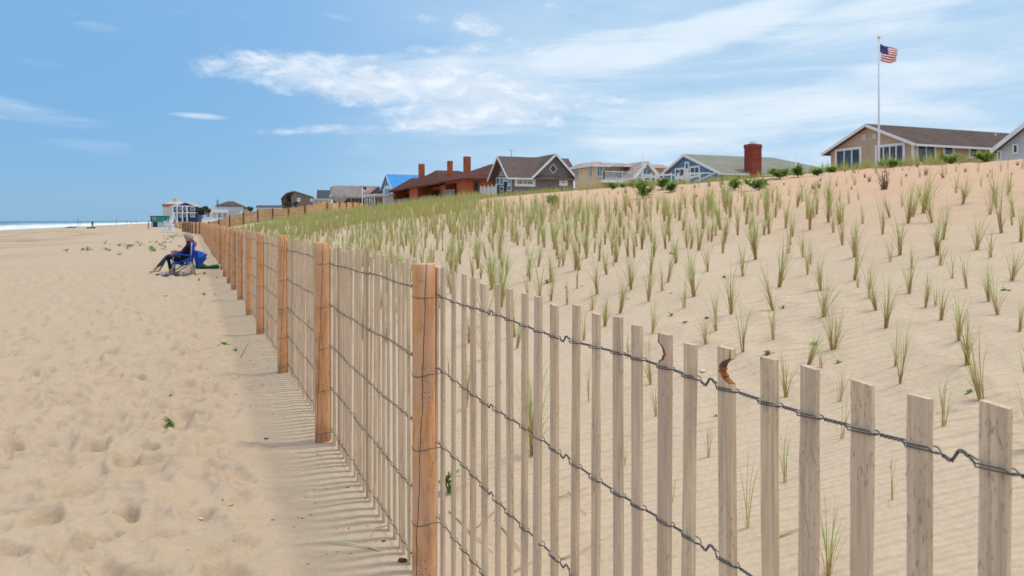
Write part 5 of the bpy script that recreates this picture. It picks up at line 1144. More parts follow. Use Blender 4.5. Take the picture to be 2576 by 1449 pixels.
# dark trees between far houses
def tree(vx, vy, wpx, hpx, depth, label, n=420):
    x = (vx-CX)/F*depth; k = depth/F; g = CZ-(vy-HZ)*k; W, Hh = wpx*k, hpx*k; o = thing('tree', (x, depth, g-1), label, 'tree', 'dark trees among the distant houses')
    m = MB(); m.tube([(x, depth, g-1), (x+.1, depth, g+Hh*.35), (x-.1, depth, g+Hh*.6)], [.25, .18, .08], 7)
    for q in range(5): a = q*1.3; m.tube([(x, depth, g+Hh*.2), (x+math.cos(a)*W*.3, depth+math.sin(a)*W*.3, g+Hh*.6)], [.10, .04], 5)
    m.build('trunk', mat('tree_bark', (.09, .065, .05)), o)
    V, Fc, G = [], [], []; lob = [(rb.gauss(0, .22)*W, rb.gauss(0, .22)*W, rb.uniform(.3, .85)*Hh, rb.uniform(.14, .24)*W) for _ in range(9)]
    for _ in range(n):
        lx, ly, lz, lr = rb.choice(lob); d_ = Vector((rb.gauss(0, 1), rb.gauss(0, 1), rb.gauss(0, 1))).normalized()*lr*rb.uniform(.6, 1.1); c_ = Vector((lx, ly, lz))+d_; sz = .10*W*rb.uniform(.5, 1.2); a = Vector((rb.gauss(0, 1), rb.gauss(0, 1), rb.gauss(0, 1))).normalized()*sz; b = a.orthogonal().normalized()*sz*.5; kk = len(V)
        V += [tuple(c_-a), tuple(c_-b), tuple(c_+a), tuple(c_+b)]; gg = rb.random(); G += [(gg, gg*.6)]*4; Fc.append((kk, kk+1, kk+2, kk+3))
    me = mesh_from('crown', V, Fc, G, MATS.get('tree_leaf') or mat_blade('tree_leaf', (.02, .04, .015), (.03, .055, .02), (.06, .09, .03))); c = bpy.data.objects.new('crown', me); COL.objects.link(c); c.parent = o; c.location = (0, 0, 1); c['org'] = (x, depth, g)
tree(*c2(1170, 640), 30, 24, 290, 'dark round tree between the navy house and the hip roofed house'); tree(*c2(1290, 610), 16, 13, 285, 'smaller dark tree touching the hip roofed house deck')
tree(*c2(2210, 550), 17, 13, 260, 'dark bush like tree poking over the dune fence'); tree(*c4(575, 1030), 20, 12, 190, 'dark shrubby tree in front of the brown house porch'); tree(*c4(710, 1020), 15, 12, 190, 'dark shrubby tree under the brown house window')
# ------------------------------------------------------------------ litter on the sand
REED = mat('dry_reed', (.55, .42, .24), .7, .3, 14); REEDG = mat('pale_green_reed', (.55, .56, .33), .6, .25, 9); DRK = mat('brown_debris', (.12, .06, .035), .9, .3, 20); SHELL = mat('shell_white', (.72, .68, .62), .5, .15, 30)
def stalk(name, pts, r, m, label, grp='dry stalks and twigs lying on the sand'):
    P = []; 
    for vx, vy, up in pts: p = hit(vx, vy); P.append(Vector((p.x, p.y, p.z+up)))
    Q = []
    for a, b in zip(P[:-1], P[1:]):
        for f in np.linspace(0, 1, 5)[:-1]: Q.append(a.lerp(b, f))
    Q.append(P[-1]); mb = MB(); n = len(Q); mb.tube(Q, [r*(1-.75*i/(n-1)) for i in range(n)], 6); o = mb.build(name, m, None, loc=Q[0], smooth=True); tag(o, label, 'stalk', grp)
stalk('dry_reed', [(955, 1399, .004), (925, 1388, .008), (880, 1378, .012), (830, 1370, .010), (780, 1371, .006), (735, 1378, .004)], .0042, REEDG, 'long pale green reed curving on the beach near the fence foot')
stalk('dry_reed', [(975, 1330, .003), (945, 1345, .01), (930, 1362, .004)], .003, REED, 'short tan stalk by the picket feet')
stalk('twig', [(40, 1150, .003), (47, 1122, .05)], .002, DRK, 'thin dark twig standing in beach sand at far left'); stalk('twig', [(605, 902, .003), (628, 868, .05)], .003, DRK, 'thin twig leaning on the beach near the third nearest post')
for i, (a, b, lab) in enumerate((((1130, 1290), (1240, 1395), 'tan stalk behind the first pickets right of near post'), ((1180, 1345), (1290, 1250), 'tan stalk crossing another behind the near pickets'), ((1410, 1415), (1520, 1355), 'long reddish stalk low behind the central pickets'), ((1430, 1245), (1475, 1300), 'bent tan stalk behind the central pickets'), ((1405, 1265), (1480, 1235), 'crossing tan stalk behind the central pickets'), ((1245, 1310), (1320, 1400), 'leaning tan stalk low behind pickets'), ((1290, 1445), (1340, 1420), 'short red brown stalk at the bottom behind pickets'), ((1960, 1340), (2040, 1310), 'faint tan stalk behind the second notched picket'))):
    stalk('dry_reed', [(a[0], a[1], .006), ((a[0]+b[0])/2, (a[1]+b[1])/2+3, .012), (b[0], b[1], .004)], .004, REED, lab)
for i, (vx, vy, s_, m_, lab) in enumerate(((1012, 1425, .022, DRK, 'dark brown wood chip at the picket feet beside the near post'), (505, 1305, .012, SHELL, 'small white shell fragment on the beach'), (1768, 938, .022, SHELL, 'pinkish white shell by a tuft left of the holed picket'), (965, 1375, .010, DRK, 'small dark pebble below the fence'), (430, 1010, .014, DRK, 'dark crumb of drift by the lone beach weed'), (670, 1108, .014, DRK, 'dark drift fragment near the second nearest post'), (905, 1215, .012, DRK, 'little dark fragment at the fence foot'), (1778, 815, .02, DRK, 'dark pebble on the mid dune slope'), (300, 1190, .012, DRK, 'dark fleck on the nearer beach'), (2285, 1190, .012, DRK, 'brown seed husk on dune sand behind second picket'))):
    p = hit(vx, vy); m = MB(); m.ball((p.x, p.y, p.z+s_*.2), (s_, s_*.6, s_*.4), 8, jit=.5); o = m.build('shell' if m_ is SHELL else 'drift_fragment', m_, None, loc=p, smooth=True); tag(o, lab, 'shell' if m_ is SHELL else 'debris')
m = MB()
for _ in range(260):
    s2 = -rb.uniform(.02, .8)**1.5 if rb.random() < .9 else -rb.uniform(.03, 6); t2 = rb.uniform(-1, 10); x, y = xy(s2, t2)
    if y < .5: continue
    z = ground(x, y); q = rb.uniform(.0015, .0042); a = rb.uniform(0, 3.1); m.box((x, y, z+q*.25), (q*rb.uniform(1, 3.5), q*.6, q*.35), rb.choice((0, 0, 0, 1)), ((math.cos(a), math.sin(a), 0), (-math.sin(a), math.cos(a), 0), (0, 0, 1)))
o = m.build('sand_litter', [DRK, SHELL]); tag(o, 'fine crumbs of wood and shell strewn along the fence foot', 'litter', kind='stuff')
# ------------------------------------------------------------------ people
SKIN = mat('skin', (.52, .28, .20), .6, .08, 8); BLACK = mat('black_cloth', (.008, .008, .014), .85, .3, 12); JEAN = mat('blue_jeans', (.03, .06, .095), .85, .25, 14); PINK = mat('pink_cloth', (.60, .07, .12), .8, .2, 9); HAIRW = mat('pale_grey_hair', (.36, .30, .25), .8, .2, 30); HAIRO = mat('auburn_hair', (.45, .20, .09), .8, .25, 25); NAVYC = mat('navy_jacket', (.012, .014, .04), .85, .3, 10)
def skin_body(joints, edges, root, subdiv=2):
    me = bpy.data.meshes.new('tmp'); me.from_pydata([j[0] for j in joints], edges, []); o = bpy.data.objects.new('tmp', me); COL.objects.link(o)
    o.modifiers.new('s', 'SKIN'); md = o.modifiers.new('u', 'SUBSURF'); md.levels = subdiv; md.render_levels = subdiv
    for i, v in enumerate(me.skin_vertices[0].data): r = joints[i][1]; v.radius = r if isinstance(r, tuple) else (r, r); v.use_root = (i == root)
    bpy.context.view_layer.update(); dg = bpy.context.evaluated_depsgraph_get(); out = bpy.data.meshes.new_from_object(o.evaluated_get(dg)); bpy.data.objects.remove(o); return out
def person(name, loc, yaw, pose, cloth, label, scale=1., hair=None, sub=2):
    """cloth: function(local point, bone name) -> material index"""
    J = []; names = list(pose['j']); idx = {n: i for i, n in enumerate(names)}
    for n in names: J.append((pose['j'][n][0], pose['j'][n][1]))
    E = [(idx[a], idx[b]) for a, b in pose['e']]; me = skin_body(J, E, idx['pelvis'], sub); me.name = name
    for m_ in cloth[0]: me.materials.append(m_)
    P = np.array([j[0] for j in J])
    def seg(p, a, b): ab = b-a; t = np.clip(np.dot(p-a, ab)/max(1e-9, np.dot(ab, ab)), 0, 1); return np.linalg.norm(p-a-ab*t), t
    for pl in me.polygons:
        c = np.array(pl.center); best = (9, None, 0)
        for (a, b) in pose['e']:
            d, t = seg(c, np.array(pose['j'][a][0]), np.array(pose['j'][b][0])); d -= .3*(pose['j'][a][1] if not isinstance(pose['j'][a][1], tuple) else pose['j'][a][1][0])
            if d < best[0]: best = (d, (a, b), t)
        pl.material_index = cloth[1](best[1], best[2]); pl.use_smooth = True
    o = bpy.data.objects.new(name, me); COL.objects.link(o); o.location = loc; o.rotation_euler = (0, 0, yaw); o.scale = (scale,)*3; tag(o, label, 'person')
    if hair:
        h = MB()
        for c, r in hair[0]: h.ball(c, r, 14, jit=.06)
        ho = h.build(hair[2] if len(hair) > 2 else 'hair', hair[1], None, loc=(0, 0, 0), smooth=True); ho.parent = o
    return o
def sit(foot=(.60, .10), knee=(.44, .56), sideL=-.10, sideR=.10, lean=-.16, feet2=None, hands=.16):
    """seated figure facing +x; z up, seat at .40"""
    f2_ = feet2 or foot; j = {'pelvis': ((0, 0, .46), .125), 'belly': ((-.04, 0, .62), (.125, .14)), 'chest': ((lean*.75, 0, .84), (.13, .165)), 'neck': ((lean*.95+.02, 0, 1.0), .052), 'head0': ((lean+.05, 0, 1.08), (.072, .066)), 'head': ((lean+.06, 0, 1.17), (.085, .075)), 'crown': ((lean+.05, 0, 1.235), .05)}
    e = [('pelvis', 'belly'), ('belly', 'chest'), ('chest', 'neck'), ('neck', 'head0'), ('head0', 'head'), ('head', 'crown')]
    j['nose'] = ((lean+.155, 0, 1.14), .012); e.append(('head', 'nose')) if False else j.pop('nose')
    for sd, y, ft in (('L', sideL, foot), ('R', sideR, f2_)):
        j['hip'+sd] = ((.03, y*.9, .45), .092); j['knee'+sd] = ((knee[0], y*1.2, knee[1]), .062); j['ank'+sd] = ((ft[0], y*1.2, ft[1]+.02), .038); j['heel'+sd] = ((ft[0]+.03, y*1.2, ft[1]-.035), .034); j['toe'+sd] = ((ft[0]+.17, y*1.3, ft[1]-.045 if ft[1] < .12 else ft[1]+.03), .026)
        e += [('pelvis', 'hip'+sd), ('hip'+sd, 'knee'+sd), ('knee'+sd, 'ank'+sd), ('ank'+sd, 'heel'+sd), ('heel'+sd, 'toe'+sd)]
        sg = -1 if sd == 'L' else 1
        j['sho'+sd] = ((lean*.8, sg*.17, .91), .06); j['elb'+sd] = ((.04, sg*.235, .66), .043); j['wri'+sd] = ((.235, sg*.10, .66), .028); j['hand'+sd] = ((.285, sg*.06, .665), .026)
        e += [('chest', 'sho'+sd), ('sho'+sd, 'elb'+sd), ('elb'+sd, 'wri'+sd), ('wri'+sd, 'hand'+sd)]
        for q in range(4):
            n = 'fin%s%d' % (sd, q); j[n] = ((.335+.006*(q % 2), sg*.06+(q-1.5)*.018, .655-.006*q), .009); e.append(('hand'+sd, n))
        j['thu'+sd] = ((.30, sg*.06-sg*.045, .69), .010); e.append(('hand'+sd, 'thu'+sd))
    return {'j': j, 'e': e}
def stand(step=.12, h=1.7, arm=.0):
    k = h/1.7; j = {'pelvis': ((0, 0, .93*k), .12), 'belly': ((0, 0, 1.08*k), (.11, .13)), 'chest': ((0, 0, 1.30*k), (.12, .16)), 'neck': ((0, 0, 1.47*k), .05), 'head': ((.02, 0, 1.60*k), .085), 'crown': ((.01, 0, 1.66*k), .06)}
    e = [('pelvis', 'belly'), ('belly', 'chest'), ('chest', 'neck'), ('neck', 'head'), ('head', 'crown')]
    for sd, sg in (('L', -1), ('R', 1)):
        j['hip'+sd] = ((0, sg*.09, .90*k), .09); j['knee'+sd] = ((sg*step*.5+.02, sg*.10, .49*k), .06); j['ank'+sd] = ((sg*step, sg*.10, .09*k), .04); j['toe'+sd] = ((sg*step+.15, sg*.11, .035*k), .03)
        j['sho'+sd] = ((0, sg*.18, 1.37*k), .055); j['elb'+sd] = ((-sg*arm-.02, sg*.25, 1.10*k), .04); j['hand'+sd] = ((-sg*arm+.08, sg*.25, .85*k), .035)
        e += [('pelvis', 'hip'+sd), ('hip'+sd, 'knee'+sd), ('knee'+sd, 'ank'+sd), ('ank'+sd, 'toe'+sd), ('chest', 'sho'+sd), ('sho'+sd, 'elb'+sd), ('elb'+sd, 'hand'+sd)]
    return {'j': j, 'e': e}
def cl_black(b, t):
    a, c = b
    if c.startswith('head') or c == 'crown' or a.startswith('head'): return 0
    if c.startswith('fin') or c.startswith('thu') or c.startswith('hand'): return 0
    if c.startswith('toe') or c.startswith('heel'): return 0
    if c.startswith('ank'): return 2 if t < .78 else 0
    if c.startswith('knee') or c.startswith('hip') or a == 'pelvis' and c != 'belly': return 2
    return 1
def far_cl(top, bot): return ([SKIN, top, bot], cl_black)
# seated pair: the row faces the sea
bp = hit(470, 697); YAW = math.atan2(-.27, -.96); fwd = Vector((-.96, -.27, 0)).normalized(); sdv = Vector((-fwd.y, fwd.x, 0)); SCL = .90
c0 = hit(471, 696); base1 = Vector((c0.x-.15, c0.y+.12, c0.z))
P_ = person('person', base1, YAW, sit(foot=(.40, .09), knee=(.46, .60), feet2=(.30, .09)), ([SKIN, NAVYC, BLACK], cl_black), 'person with pale hair in dark jacket and black trousers sitting in the blue camp chair', SCL,
    ([((-.115, 0, 1.215), (.115, .10, .085)), ((-.165, 0, 1.16), (.085, .095, .10)), ((-.10, 0, 1.25), (.10, .085, .06))], HAIRW))
m = MB(); m.ball((.31, 0, .70), (.035, .07, .055), 10); ob = m.build('pink_bottle', PINK, None, loc=(0, 0, 0), smooth=True)
M4 = Matrix.Translation(base1) @ Matrix.Rotation(YAW, 4, 'Z') @ Matrix.Scale(SCL, 4); ob.matrix_world = M4; tag(ob, 'small pink drink can held in the lap of the dark jacketed person', 'drink can'); ob.name = 'drink_can'
def cp(x, y): return (520+x/6.585)/1.4907, (840+y/6.585)/1.4907
def camp_chair(name, base, yaw, fabric, frame, label):
    C = thing(name, base, label, 'camp chair'); T = Matrix.Translation(base) @ Matrix.Rotation(yaw, 4, 'Z') @ Matrix.Scale(.93, 4)
    t3 = lambda *p: tuple(T @ Vector(p))
    w = .27; FR = frame
    for sg in (-1, 1):
        for nm, pts in (('leg', [(.30, sg*w, 0), (.24, sg*w, .62)]), ('leg', [(-.30, sg*w, 0), (-.22, sg*w, .36), (-.26, sg*w, .98)])):
            m = MB(); m.tube([t3(*p) for p in pts], .013, 8); m.build(nm, FR, C, smooth=True)
        m = MB(); m.tube([t3(.30, sg*w, .02), t3(-.24, sg*w, .38)], .010, 6); m.tube([t3(-.30, sg*w, .02), t3(.26, sg*w, .38)], .010, 6); m.build('cross_brace', FR, C, smooth=True)
        m = MB(); m.box(t3(.03, sg*(w+.01), .635), (.29, .045, .012), 0, (T.to_3x3() @ Vector((1, 0, .12)).normalized(), T.to_3x3() @ Vector((0, 1, 0)), T.to_3x3() @ Vector((-.12, 0, 1)).normalized())); m.build('armrest', fabric, C, bev=.006)
        m = MB(); m.prism([t3(.27, sg*(w+.005), .40), t3(-.24, sg*(w+.005), .44), t3(-.26, sg*(w+.005), .62), t3(-.10, sg*(w+.005), .50), t3(.10, sg*(w+.005), .40), t3(.26, sg*(w+.005), .34)], T.to_3x3() @ Vector((0, .008*sg, 0))); m.build('side_panel', fabric, C)
    for x0 in (.30, -.30):
        m = MB(); m.tube([t3(x0, -w, .02), t3(-x0*.0+x0*.9, w, .36)], .009, 6); m.tube([t3(x0, w, .02), t3(x0*.9, -w, .36)], .009, 6); m.build('cross_brace', FR, C, smooth=True)
    m = MB(); k = []; nn = 9
    prof2 = [(.29, .40), (.15, .37), (0, .345), (-.14, .355), (-.21, .42), (-.235, .55), (-.25, .72), (-.27, .90), (-.28, 1.0)]
    def sag(i, y): return 1-(y/w)**2
    for th in (0, .012):
        for i, (px, pz) in enumerate(prof2):
            for j in range(5):
                y = -w+2*w*j/4; sg_ = .035*sag(i, y); k.append(t3(px-(sg_+th if i > 4 else 0), y, pz-(sg_+th if i <= 4 else 0)))
    n = len(prof2); f = []
    for i in range(n-1):
        for j in range(4): a = i*5+j; f.append((a, a+1, a+6, a+5)); b = a+n*5; f.append((b, b+5, b+6, b+1))
    for i in range(n-1):
        for j in (0, 4): a = i*5+j; f.append((a, a+5, a+5+n*5, a+n*5))
    for i in (0, n-1):
        for j in range(4): a = i*5+j; f.append((a, a+1, a+1+n*5, a+n*5))
    m.add(k, f); m.build('seat_sling', fabric, C, smooth=True); return C, t3
BLUEF = mat('blue_canvas', (.012, .075, .42), .75, .25, 6); ALU = mat('grey_tube', (.35, .37, .40), .35, .15, 6, .6, spec=.5); DKF = mat('dark_tube', (.05, .05, .055), .5)
C1, t3 = camp_chair('camp_chair', base1, YAW, BLUEF, ALU, 'blue canvas camp chair with grey tube legs under the dark jacketed person')
m = MB(); m.box(t3(-.30, .0, .93), (.012, .12, .07), 0); m.build('back_pocket', PINK, C1)
base2 = Vector((base1.x-.40, base1.y+.88, 0)); base2.z = ground(base2.x, base2.y)
person('person', base2, YAW, sit(foot=(.86, .07), knee=(.46, .55), feet2=(.66, .10), lean=-.30), ([SKIN, PINK, JEAN], cl_black), 'person in pink top and jeans with legs stretched out, sitting behind the dark jacketed one', SCL, ([((-.16, 0, 1.19), (.11, .10, .10)), ((-.20, 0, 1.11), (.08, .10, .12))], HAIRO))
camp_chair('camp_chair', base2, YAW, mat('dark_canvas', (.03, .035, .06)), DKF, 'dark camp chair, farther one, under the person in jeans')
for i, (q, y_, m_, lab) in enumerate(((.52, -.10, BLUEF, 'blue sandal'), (.42, .12, BLUEF, 'blue sandal'))):
    pass
m = MB(); c = T_ = Matrix.Translation(base1) @ Matrix.Rotation(YAW, 4, 'Z'); ctr = T_ @ Vector((.44, .06, 0)); gg = ground(ctr.x, ctr.y)
pts = [(ctr.x+.30*math.cos(a)*(1+.15*math.sin(3*a)), ctr.y+.16*math.sin(a)*(1+.1*math.cos(5*a))) for a in np.linspace(0, 6.283, 17)[:-1]]; mm = MB(); mm.prism([(x, y, ground(x, y)+.006) for x, y in pts], (0, 0, .018)); o = mm.build('blue_cloth', BLUEF, None, loc=ctr); tag(o, 'blue cloth spread under the feet beside the camp chair', 'cloth')
# blue shade bag leaning behind the chair and the green bag on the sand
def q3(x, y, d): v = cp(x, y); return Vector(((v[0]-CX)*d/F, d, CZ-(v[1]-HZ)*d/F))
d1 = base1.y+.05; out = [(1395, 640), (1480, 660), (1600, 700), (1685, 745), (1640, 800), (1672, 850), (1560, 985), (1490, 1075), (1440, 1060), (1410, 960), (1395, 800)]
Cn = q3(1530, 850, d1); Vt = [q3(x, y, d1) for x, y in out]; mb = MB(); n = len(Vt)
fr = [v+(Cn-v)*.12+Vector((0, -.09-.05*math.sin(i*2.1), 0)) for i, v in enumerate(Vt)]; bk = [v+(Cn-v)*.12+Vector((0, .10, 0)) for v in Vt]
mb.add(Vt+fr+bk+[Cn+Vector((.02, -.16, .03)), Cn+Vector((0, .16, 0))], [(i, (i+1) % n, n+(i+1) % n, n+i) for i in range(n)]+[((i+1) % n, i, 2*n+i, 2*n+(i+1) % n) for i in range(n)]+[(n+i, n+(i+1) % n, 3*n) for i in range(n)]+[(2*n+(i+1) % n, 2*n+i, 3*n+1) for i in range(n)])
o = mb.build('beach_bag', BLUEF, None, loc=Cn, smooth=False); tag(o, 'large crumpled blue bag hanging behind the blue camp chair', 'bag')
m = MB(); gp = [hit(*cp(x, y)) for x, y in ((1450, 1125), (1560, 1110), (1700, 1110), (1800, 1105), (1900, 1112), (1955, 1115))]
m.tube([p+Vector((0, 0, r*.8)) for p, r in zip(gp, (.10, .11, .05, .06, .075, .07))], [.10, .11, .05, .06, .075, .065], 12); o = m.build('carry_bag', mat('green_canvas', (.006, .10, .035), .75, .3, 6), None, loc=gp[0], smooth=True); tag(o, 'dark green chair carry bag lying on the sand behind the blue camp chair', 'bag')
# strollers and others far down the beach
def far_person(cx_, ybase, ytop, top, bot, label, depth=None, yaw=1.2, hairm=None, prof=None, step=.12):
    v = c1(cx_, ybase); p = hit(*v) if depth is None else Vector(((v[0]-CX)/F*depth, depth, CZ-(v[1]-HZ)*depth/F)); h = (ybase-ytop)/2.6833/1.4907*p.y/F
    return person('person', p, yaw, prof or stand(step), far_cl(top, bot), label, h/1.70, ([((0, 0, 1.64), (.10, .09, .085))], hairm or BLACK), sub=1)
MAR = mat('maroon_cloth', (.13, .012, .05), .85, .2, 6); GRYC = mat('grey_cloth', (.14, .13, .16), .85, .2, 6); PEACH = mat('peach_swimwear', (.75, .33, .24), .8, .15, 6)
far_person(1493, 430, 347, MAR, GRYC, 'person in maroon top and grey trousers walking beside the kiosk', yaw=.6)
far_person(930, 420, 348, BLACK, BLACK, 'person all in black standing on the open beach near the surf', yaw=2)
far_person(622, 400, 358, PEACH, SKIN, 'distant person in peach swimwear at the edge of the surf', yaw=2.5, hairm=HAIRO); far_person(806, 402, 360, PEACH, PEACH, 'distant pale pink clad person between the black clad one and surf', yaw=1)
far_person(1320, 378, 352, GRYC, GRYC, 'tiny far off walker, left of two near the horizon', depth=330); far_person(1375, 374, 348, MAR, BLACK, 'tiny far off walker, right of two near the horizon', depth=340)
v = c1(457, 405); p = hit(*v); person('person', p, 2.5, sit(), far_cl(BLACK, BLACK), 'dark distant figure sitting low before the breakers', .75, sub=1)
p = hit(*c1(905, 420)); m = MB(); m.box(p+Vector((0, 0, .12)), (.55, .3, .14)); m.ball(p+Vector((.9, 0, .15)), (.4, .25, .18), 10, jit=.3); o = m.build('beach_gear', BLACK, None, loc=p); tag(o, 'dark pile of gear at the feet of the black clad person', 'gear')
for i, cx_ in enumerate((688, 735)):
    p = hit(*c1(cx_, 419)); m = MB(); m.tube([p+Vector((-.9, 0, .15)), p+Vector((-.3, 0, .2)), p+Vector((.3, 0, .28)), p+Vector((.6, 0, .35)), p+Vector((.85, 0, .3))], [.07, .12, .17, .14, .09], 10); o = m.build('person', mat('drab_clothes', (.16, .11, .10)), None, loc=p, smooth=True); tag(o, ('left' if i == 0 else 'right')+' one of two sunbathers lying flat on the far beach', 'person')
for i, (cx_, y0, y1, lab) in enumerate(((783, 330, 375, 'thin marker pole with small top near the surf'), (1170, 335, 372, 'thin distant marker pole on the horizon beach'), (1275, 345, 374, 'faint farthest marker pole left of the two walkers'))):
    v = c1(cx_, y1); d_ = 300; x = (v[0]-CX)/F*d_; z0 = CZ-(v[1]-HZ)*d_/F; z1 = CZ-(c1(0, y0)[1]-HZ)*d_/F; m = MB(); m.tube([(x, d_, z0-1), (x, d_, z1)], .06, 6); m.box((x, d_, z1), (.25, .05, .12)); o = m.build('marker_pole', mat('weathered_pole', (.15, .17, .18)), None, loc=(x, d_, z0)); tag(o, lab, 'pole')
# ------------------------------------------------------------------ sky, sun, camera
def build_world():
    w = bpy.data.worlds.new('World'); sc.world = w; w.use_nodes = True; nt = w.node_tree; nt.nodes.clear()
    out = nt.nodes.new('ShaderNodeOutputWorld'); bg = nt.nodes.new('ShaderNodeBackground'); nt.links.new(bg.outputs[0], out.inputs[0])
    sky = nt.nodes.new('ShaderNodeTexSky'); sky.sky_type = 'NISHITA'; sky.sun_disc = False; sky.sun_elevation = R(SUN_EL); sky.sun_rotation = R(SUN_AZ)
    sky.altitude = 0; sky.air_density = 1.0; sky.dust_density = .3; sky.ozone_density = 1.6
    tc = nt.nodes.new('ShaderNodeTexCoord'); G = tc.outputs['Generated']; sx = nt.nodes.new('ShaderNodeSeparateXYZ'); nt.links.new(G, sx.inputs[0]); x, y, z = sx.outputs
    az = M(nt, 'MULTIPLY', M(nt, 'ARCTAN2', x, y), 57.2958); el = M(nt, 'MULTIPLY', M(nt, 'ARCSINE', z), 57.2958)
    zz = M(nt, 'ADD', M(nt, 'MAXIMUM', z, 0), .11)
    pl = nt.nodes.new('ShaderNodeCombineXYZ'); nt.links.new(M(nt, 'DIVIDE', x, zz), pl.inputs[0]); nt.links.new(M(nt, 'DIVIDE', y, zz), pl.inputs[1])
    an = nt.nodes.new('ShaderNodeCombineXYZ'); nt.links.new(az, an.inputs[0]); nt.links.new(el, an.inputs[1])
    n1 = noise(nt, mapped(nt, pl.outputs[0], (1.1, 1.1, 1), (3.1, 1.7, 0), (0, 0, R(20))), 1.0, 7, .62, .4)
    n2 = noise(nt, mapped(nt, an.outputs[0], (.17, .38, 1), (5, 2, 0), (0, 0, R(-8))), 1.6, 9, .66, .35)
    n3 = noise(nt, mapped(nt, an.outputs[0], (.045, .30, 1), (1, 7, 0), (0, 0, R(9))), 1.5, 6, .62, .5)
    def V2A(vx, vy):
        a = math.atan((vx-CX)/F); return math.degrees(a), math.degrees(math.atan((HZ-vy)/F*math.cos(a)))
    def blob(vx, vy, rx, ry, tilt, amp, pw=1.):
        """soft patch of cloud: centre in the photo, half sizes in photo units, tilt in degrees (up to the right)"""
        a0, e0 = V2A(vx, vy); k = 57.2958/F; c, s_ = math.cos(R(tilt)), math.sin(R(tilt))
        da = M(nt, 'SUBTRACT', az, a0); de = M(nt, 'SUBTRACT', el, e0)
        p = M(nt, 'DIVIDE', M(nt, 'ADD', M(nt, 'MULTIPLY', da, c), M(nt, 'MULTIPLY', de, s_)), rx*k)
        q = M(nt, 'DIVIDE', M(nt, 'SUBTRACT', M(nt, 'MULTIPLY', de, c), M(nt, 'MULTIPLY', da, s_)), ry*k)
        d = M(nt, 'SQRT', M(nt, 'ADD', M(nt, 'MULTIPLY', p, p), M(nt, 'MULTIPLY', q, q)))
        return M(nt, 'MULTIPLY', ramp(nt, d, 1.25, .25), amp)
    def msum(L):
        r = L[0]
        for b in L[1:]: r = M(nt, 'MAXIMUM', r, b)
        return r
    # the long heaped bank, its tail streaks, the small puffs
    heap = msum([blob(*b) for b in HEAPS]); strk = msum([blob(*b) for b in STREAKS])
    d1 = ramp(nt, M(nt, 'ADD', M(nt, 'MULTIPLY', M(nt, 'SUBTRACT', n2, .5), 1.5), heap), .36, .92)
    d2 = ramp(nt, M(nt, 'ADD', M(nt, 'MULTIPLY', M(nt, 'SUBTRACT', n3, .5), 1.5), strk), .30, .95)
    veil = M(nt, 'MULTIPLY', ramp(nt, az, -19, 9), ramp(nt, el, 22, 0, .50, .92))
    veil = M(nt, 'MULTIPLY', veil, ramp(nt, M(nt, 'ADD', M(nt, 'MULTIPLY', n1, .5), M(nt, 'MULTIPLY', n3, .5)), .35, .65, .45, 1.15))
    # cloud cover behind and beside the viewer
    oth = M(nt, 'MULTIPLY', ramp(nt, M(nt, 'ABSOLUTE', az), 38, 60), ramp(nt, n1, .42, .62))
    d2 = M(nt, 'MAXIMUM', d2, M(nt, 'MULTIPLY', oth, .7))
    col = nt.nodes.new('ShaderNodeMix'); skyc = mixc(nt, 1., sky.outputs[0], SKY_TINT, 'MULTIPLY')
    grad = mixc(nt, ramp(nt, el, 2, 26), SKY_LOWC, SKY_UPC); grad = mixc(nt, ramp(nt, az, -34, 10, 0, .45), grad, (2.0, 3.1, 4.1, 1)); skyc = mixc(nt, ramp(nt, el, 30, 60, .82, .3), skyc, grad); skyc = mixc(nt, ramp(nt, el, 26, 55, 0, .8), skyc, (5.2, 5.5, 5.9, 1))  # last mix: overhead sky out of frame brightened, added to lift the ground light
    c = mixc(nt, veil, skyc, VEILC); c = mixc(nt, M(nt, 'MULTIPLY', d2, .72), c, CLOUDC)
    sh = ramp(nt, n2, .45, .7); c = mixc(nt, M(nt, 'MULTIPLY', d1, .88), c, mixc(nt, sh, CLOUDD, CLOUDL))
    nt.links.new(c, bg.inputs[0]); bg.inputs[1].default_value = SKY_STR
SUN_EL, SUN_AZ = 70, 88
SKY_STR = .15
SKY_TINT = (.5, .62, .75, 1); SKY_LOW = .80; SKY_LOWC = (.82, 1.80, 3.05, 1); SKY_UPC = (1.08, 2.18, 3.6, 1)
VEILC = (2.95, 3.6, 4.15, 1); CLOUDC = (3.7, 4.1, 4.5, 1); CLOUDD = (3.0, 3.5, 4.1, 1); CLOUDL = (4.05, 4.3, 4.65, 1)
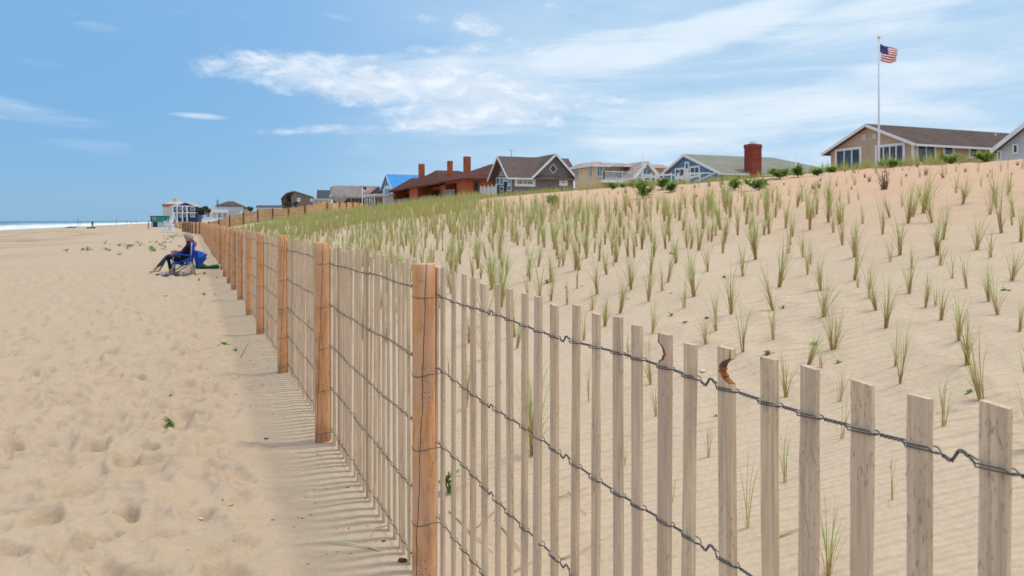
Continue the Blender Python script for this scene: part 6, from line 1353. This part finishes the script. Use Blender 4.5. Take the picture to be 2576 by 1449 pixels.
HEAPS = [(620, 182, 220, 42, -4, .70), (880, 205, 380, 82, -7, .86), (1150, 235, 440, 112, -4, .80), (980, 150, 450, 38, 8, .58), (1195, 62, 95, 44, 0, .74), (1060, 48, 70, 20, 0, .45), (395, 165, 40, 22, -50, .38), (850, 325, 280, 22, 3, .58), (1150, 310, 340, 36, 3, .70), (1450, 270, 350, 70, 0, .55), (1440, 20, 110, 26, 0, .50), (1300, 150, 200, 40, 10, .5)]
STREAKS = [(1750, 90, 460, 72, 13, .95), (1500, 130, 300, 60, 8, .85), (2200, 40, 420, 70, 6, .65), (1250, 200, 520, 130, 0, .55), (510, 293, 100, 10, -3, .50), (320, 176, 40, 8, 0, .42), (860, 46, 70, 12, -6, .5), (260, 75, 90, 30, -5, .42), (190, 30, 120, 26, 5, .36), (150, 330, 340, 60, -14, .37), (430, 20, 150, 26, 8, .45), (650, 30, 160, 24, 4, .35), (560, 110, 140, 20, 4, .25), (80, 160, 160, 26, 6, .28), (1500, 250, 900, 170, 4, .5), (2400, 190, 340, 80, -4, .62), (1900, 300, 800, 140, 3, .62), (2300, 330, 500, 60, 2, .55)]
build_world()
sd = bpy.data.lights.new('sun', 'SUN'); sd.energy = 1.2; sd.angle = R(5); sd.color = (1., .95, .87)
so = bpy.data.objects.new('sun', sd); COL.objects.link(so)
e, a = R(SUN_EL), R(SUN_AZ); dv = Vector((math.cos(e)*math.sin(a), math.cos(e)*math.cos(a), math.sin(e))); so.rotation_euler = dv.to_track_quat('Z', 'Y').to_euler(); so.location = dv*60
cd = bpy.data.cameras.new('camera'); cam = bpy.data.objects.new('camera', cd); COL.objects.link(cam); sc.camera = cam
cam.location = (0, 0, CZ); cam.rotation_euler = (R(90), 0, 0); cd.sensor_width = 36; cd.lens = F/2576*36
cd.shift_x = (1288-1288)/2576; cd.shift_y = (HZ-724.5)/2576; cd.clip_start = .05; cd.clip_end = 30000
cd.dof.use_dof = True; cd.dof.focus_distance = 2.4; cd.dof.aperture_fstop = 9
sc.view_settings.view_transform = 'Standard'; sc.view_settings.look = 'None'; sc.view_settings.exposure = 0.60; sc.view_settings.gamma = 1
sc.render.film_transparent = False
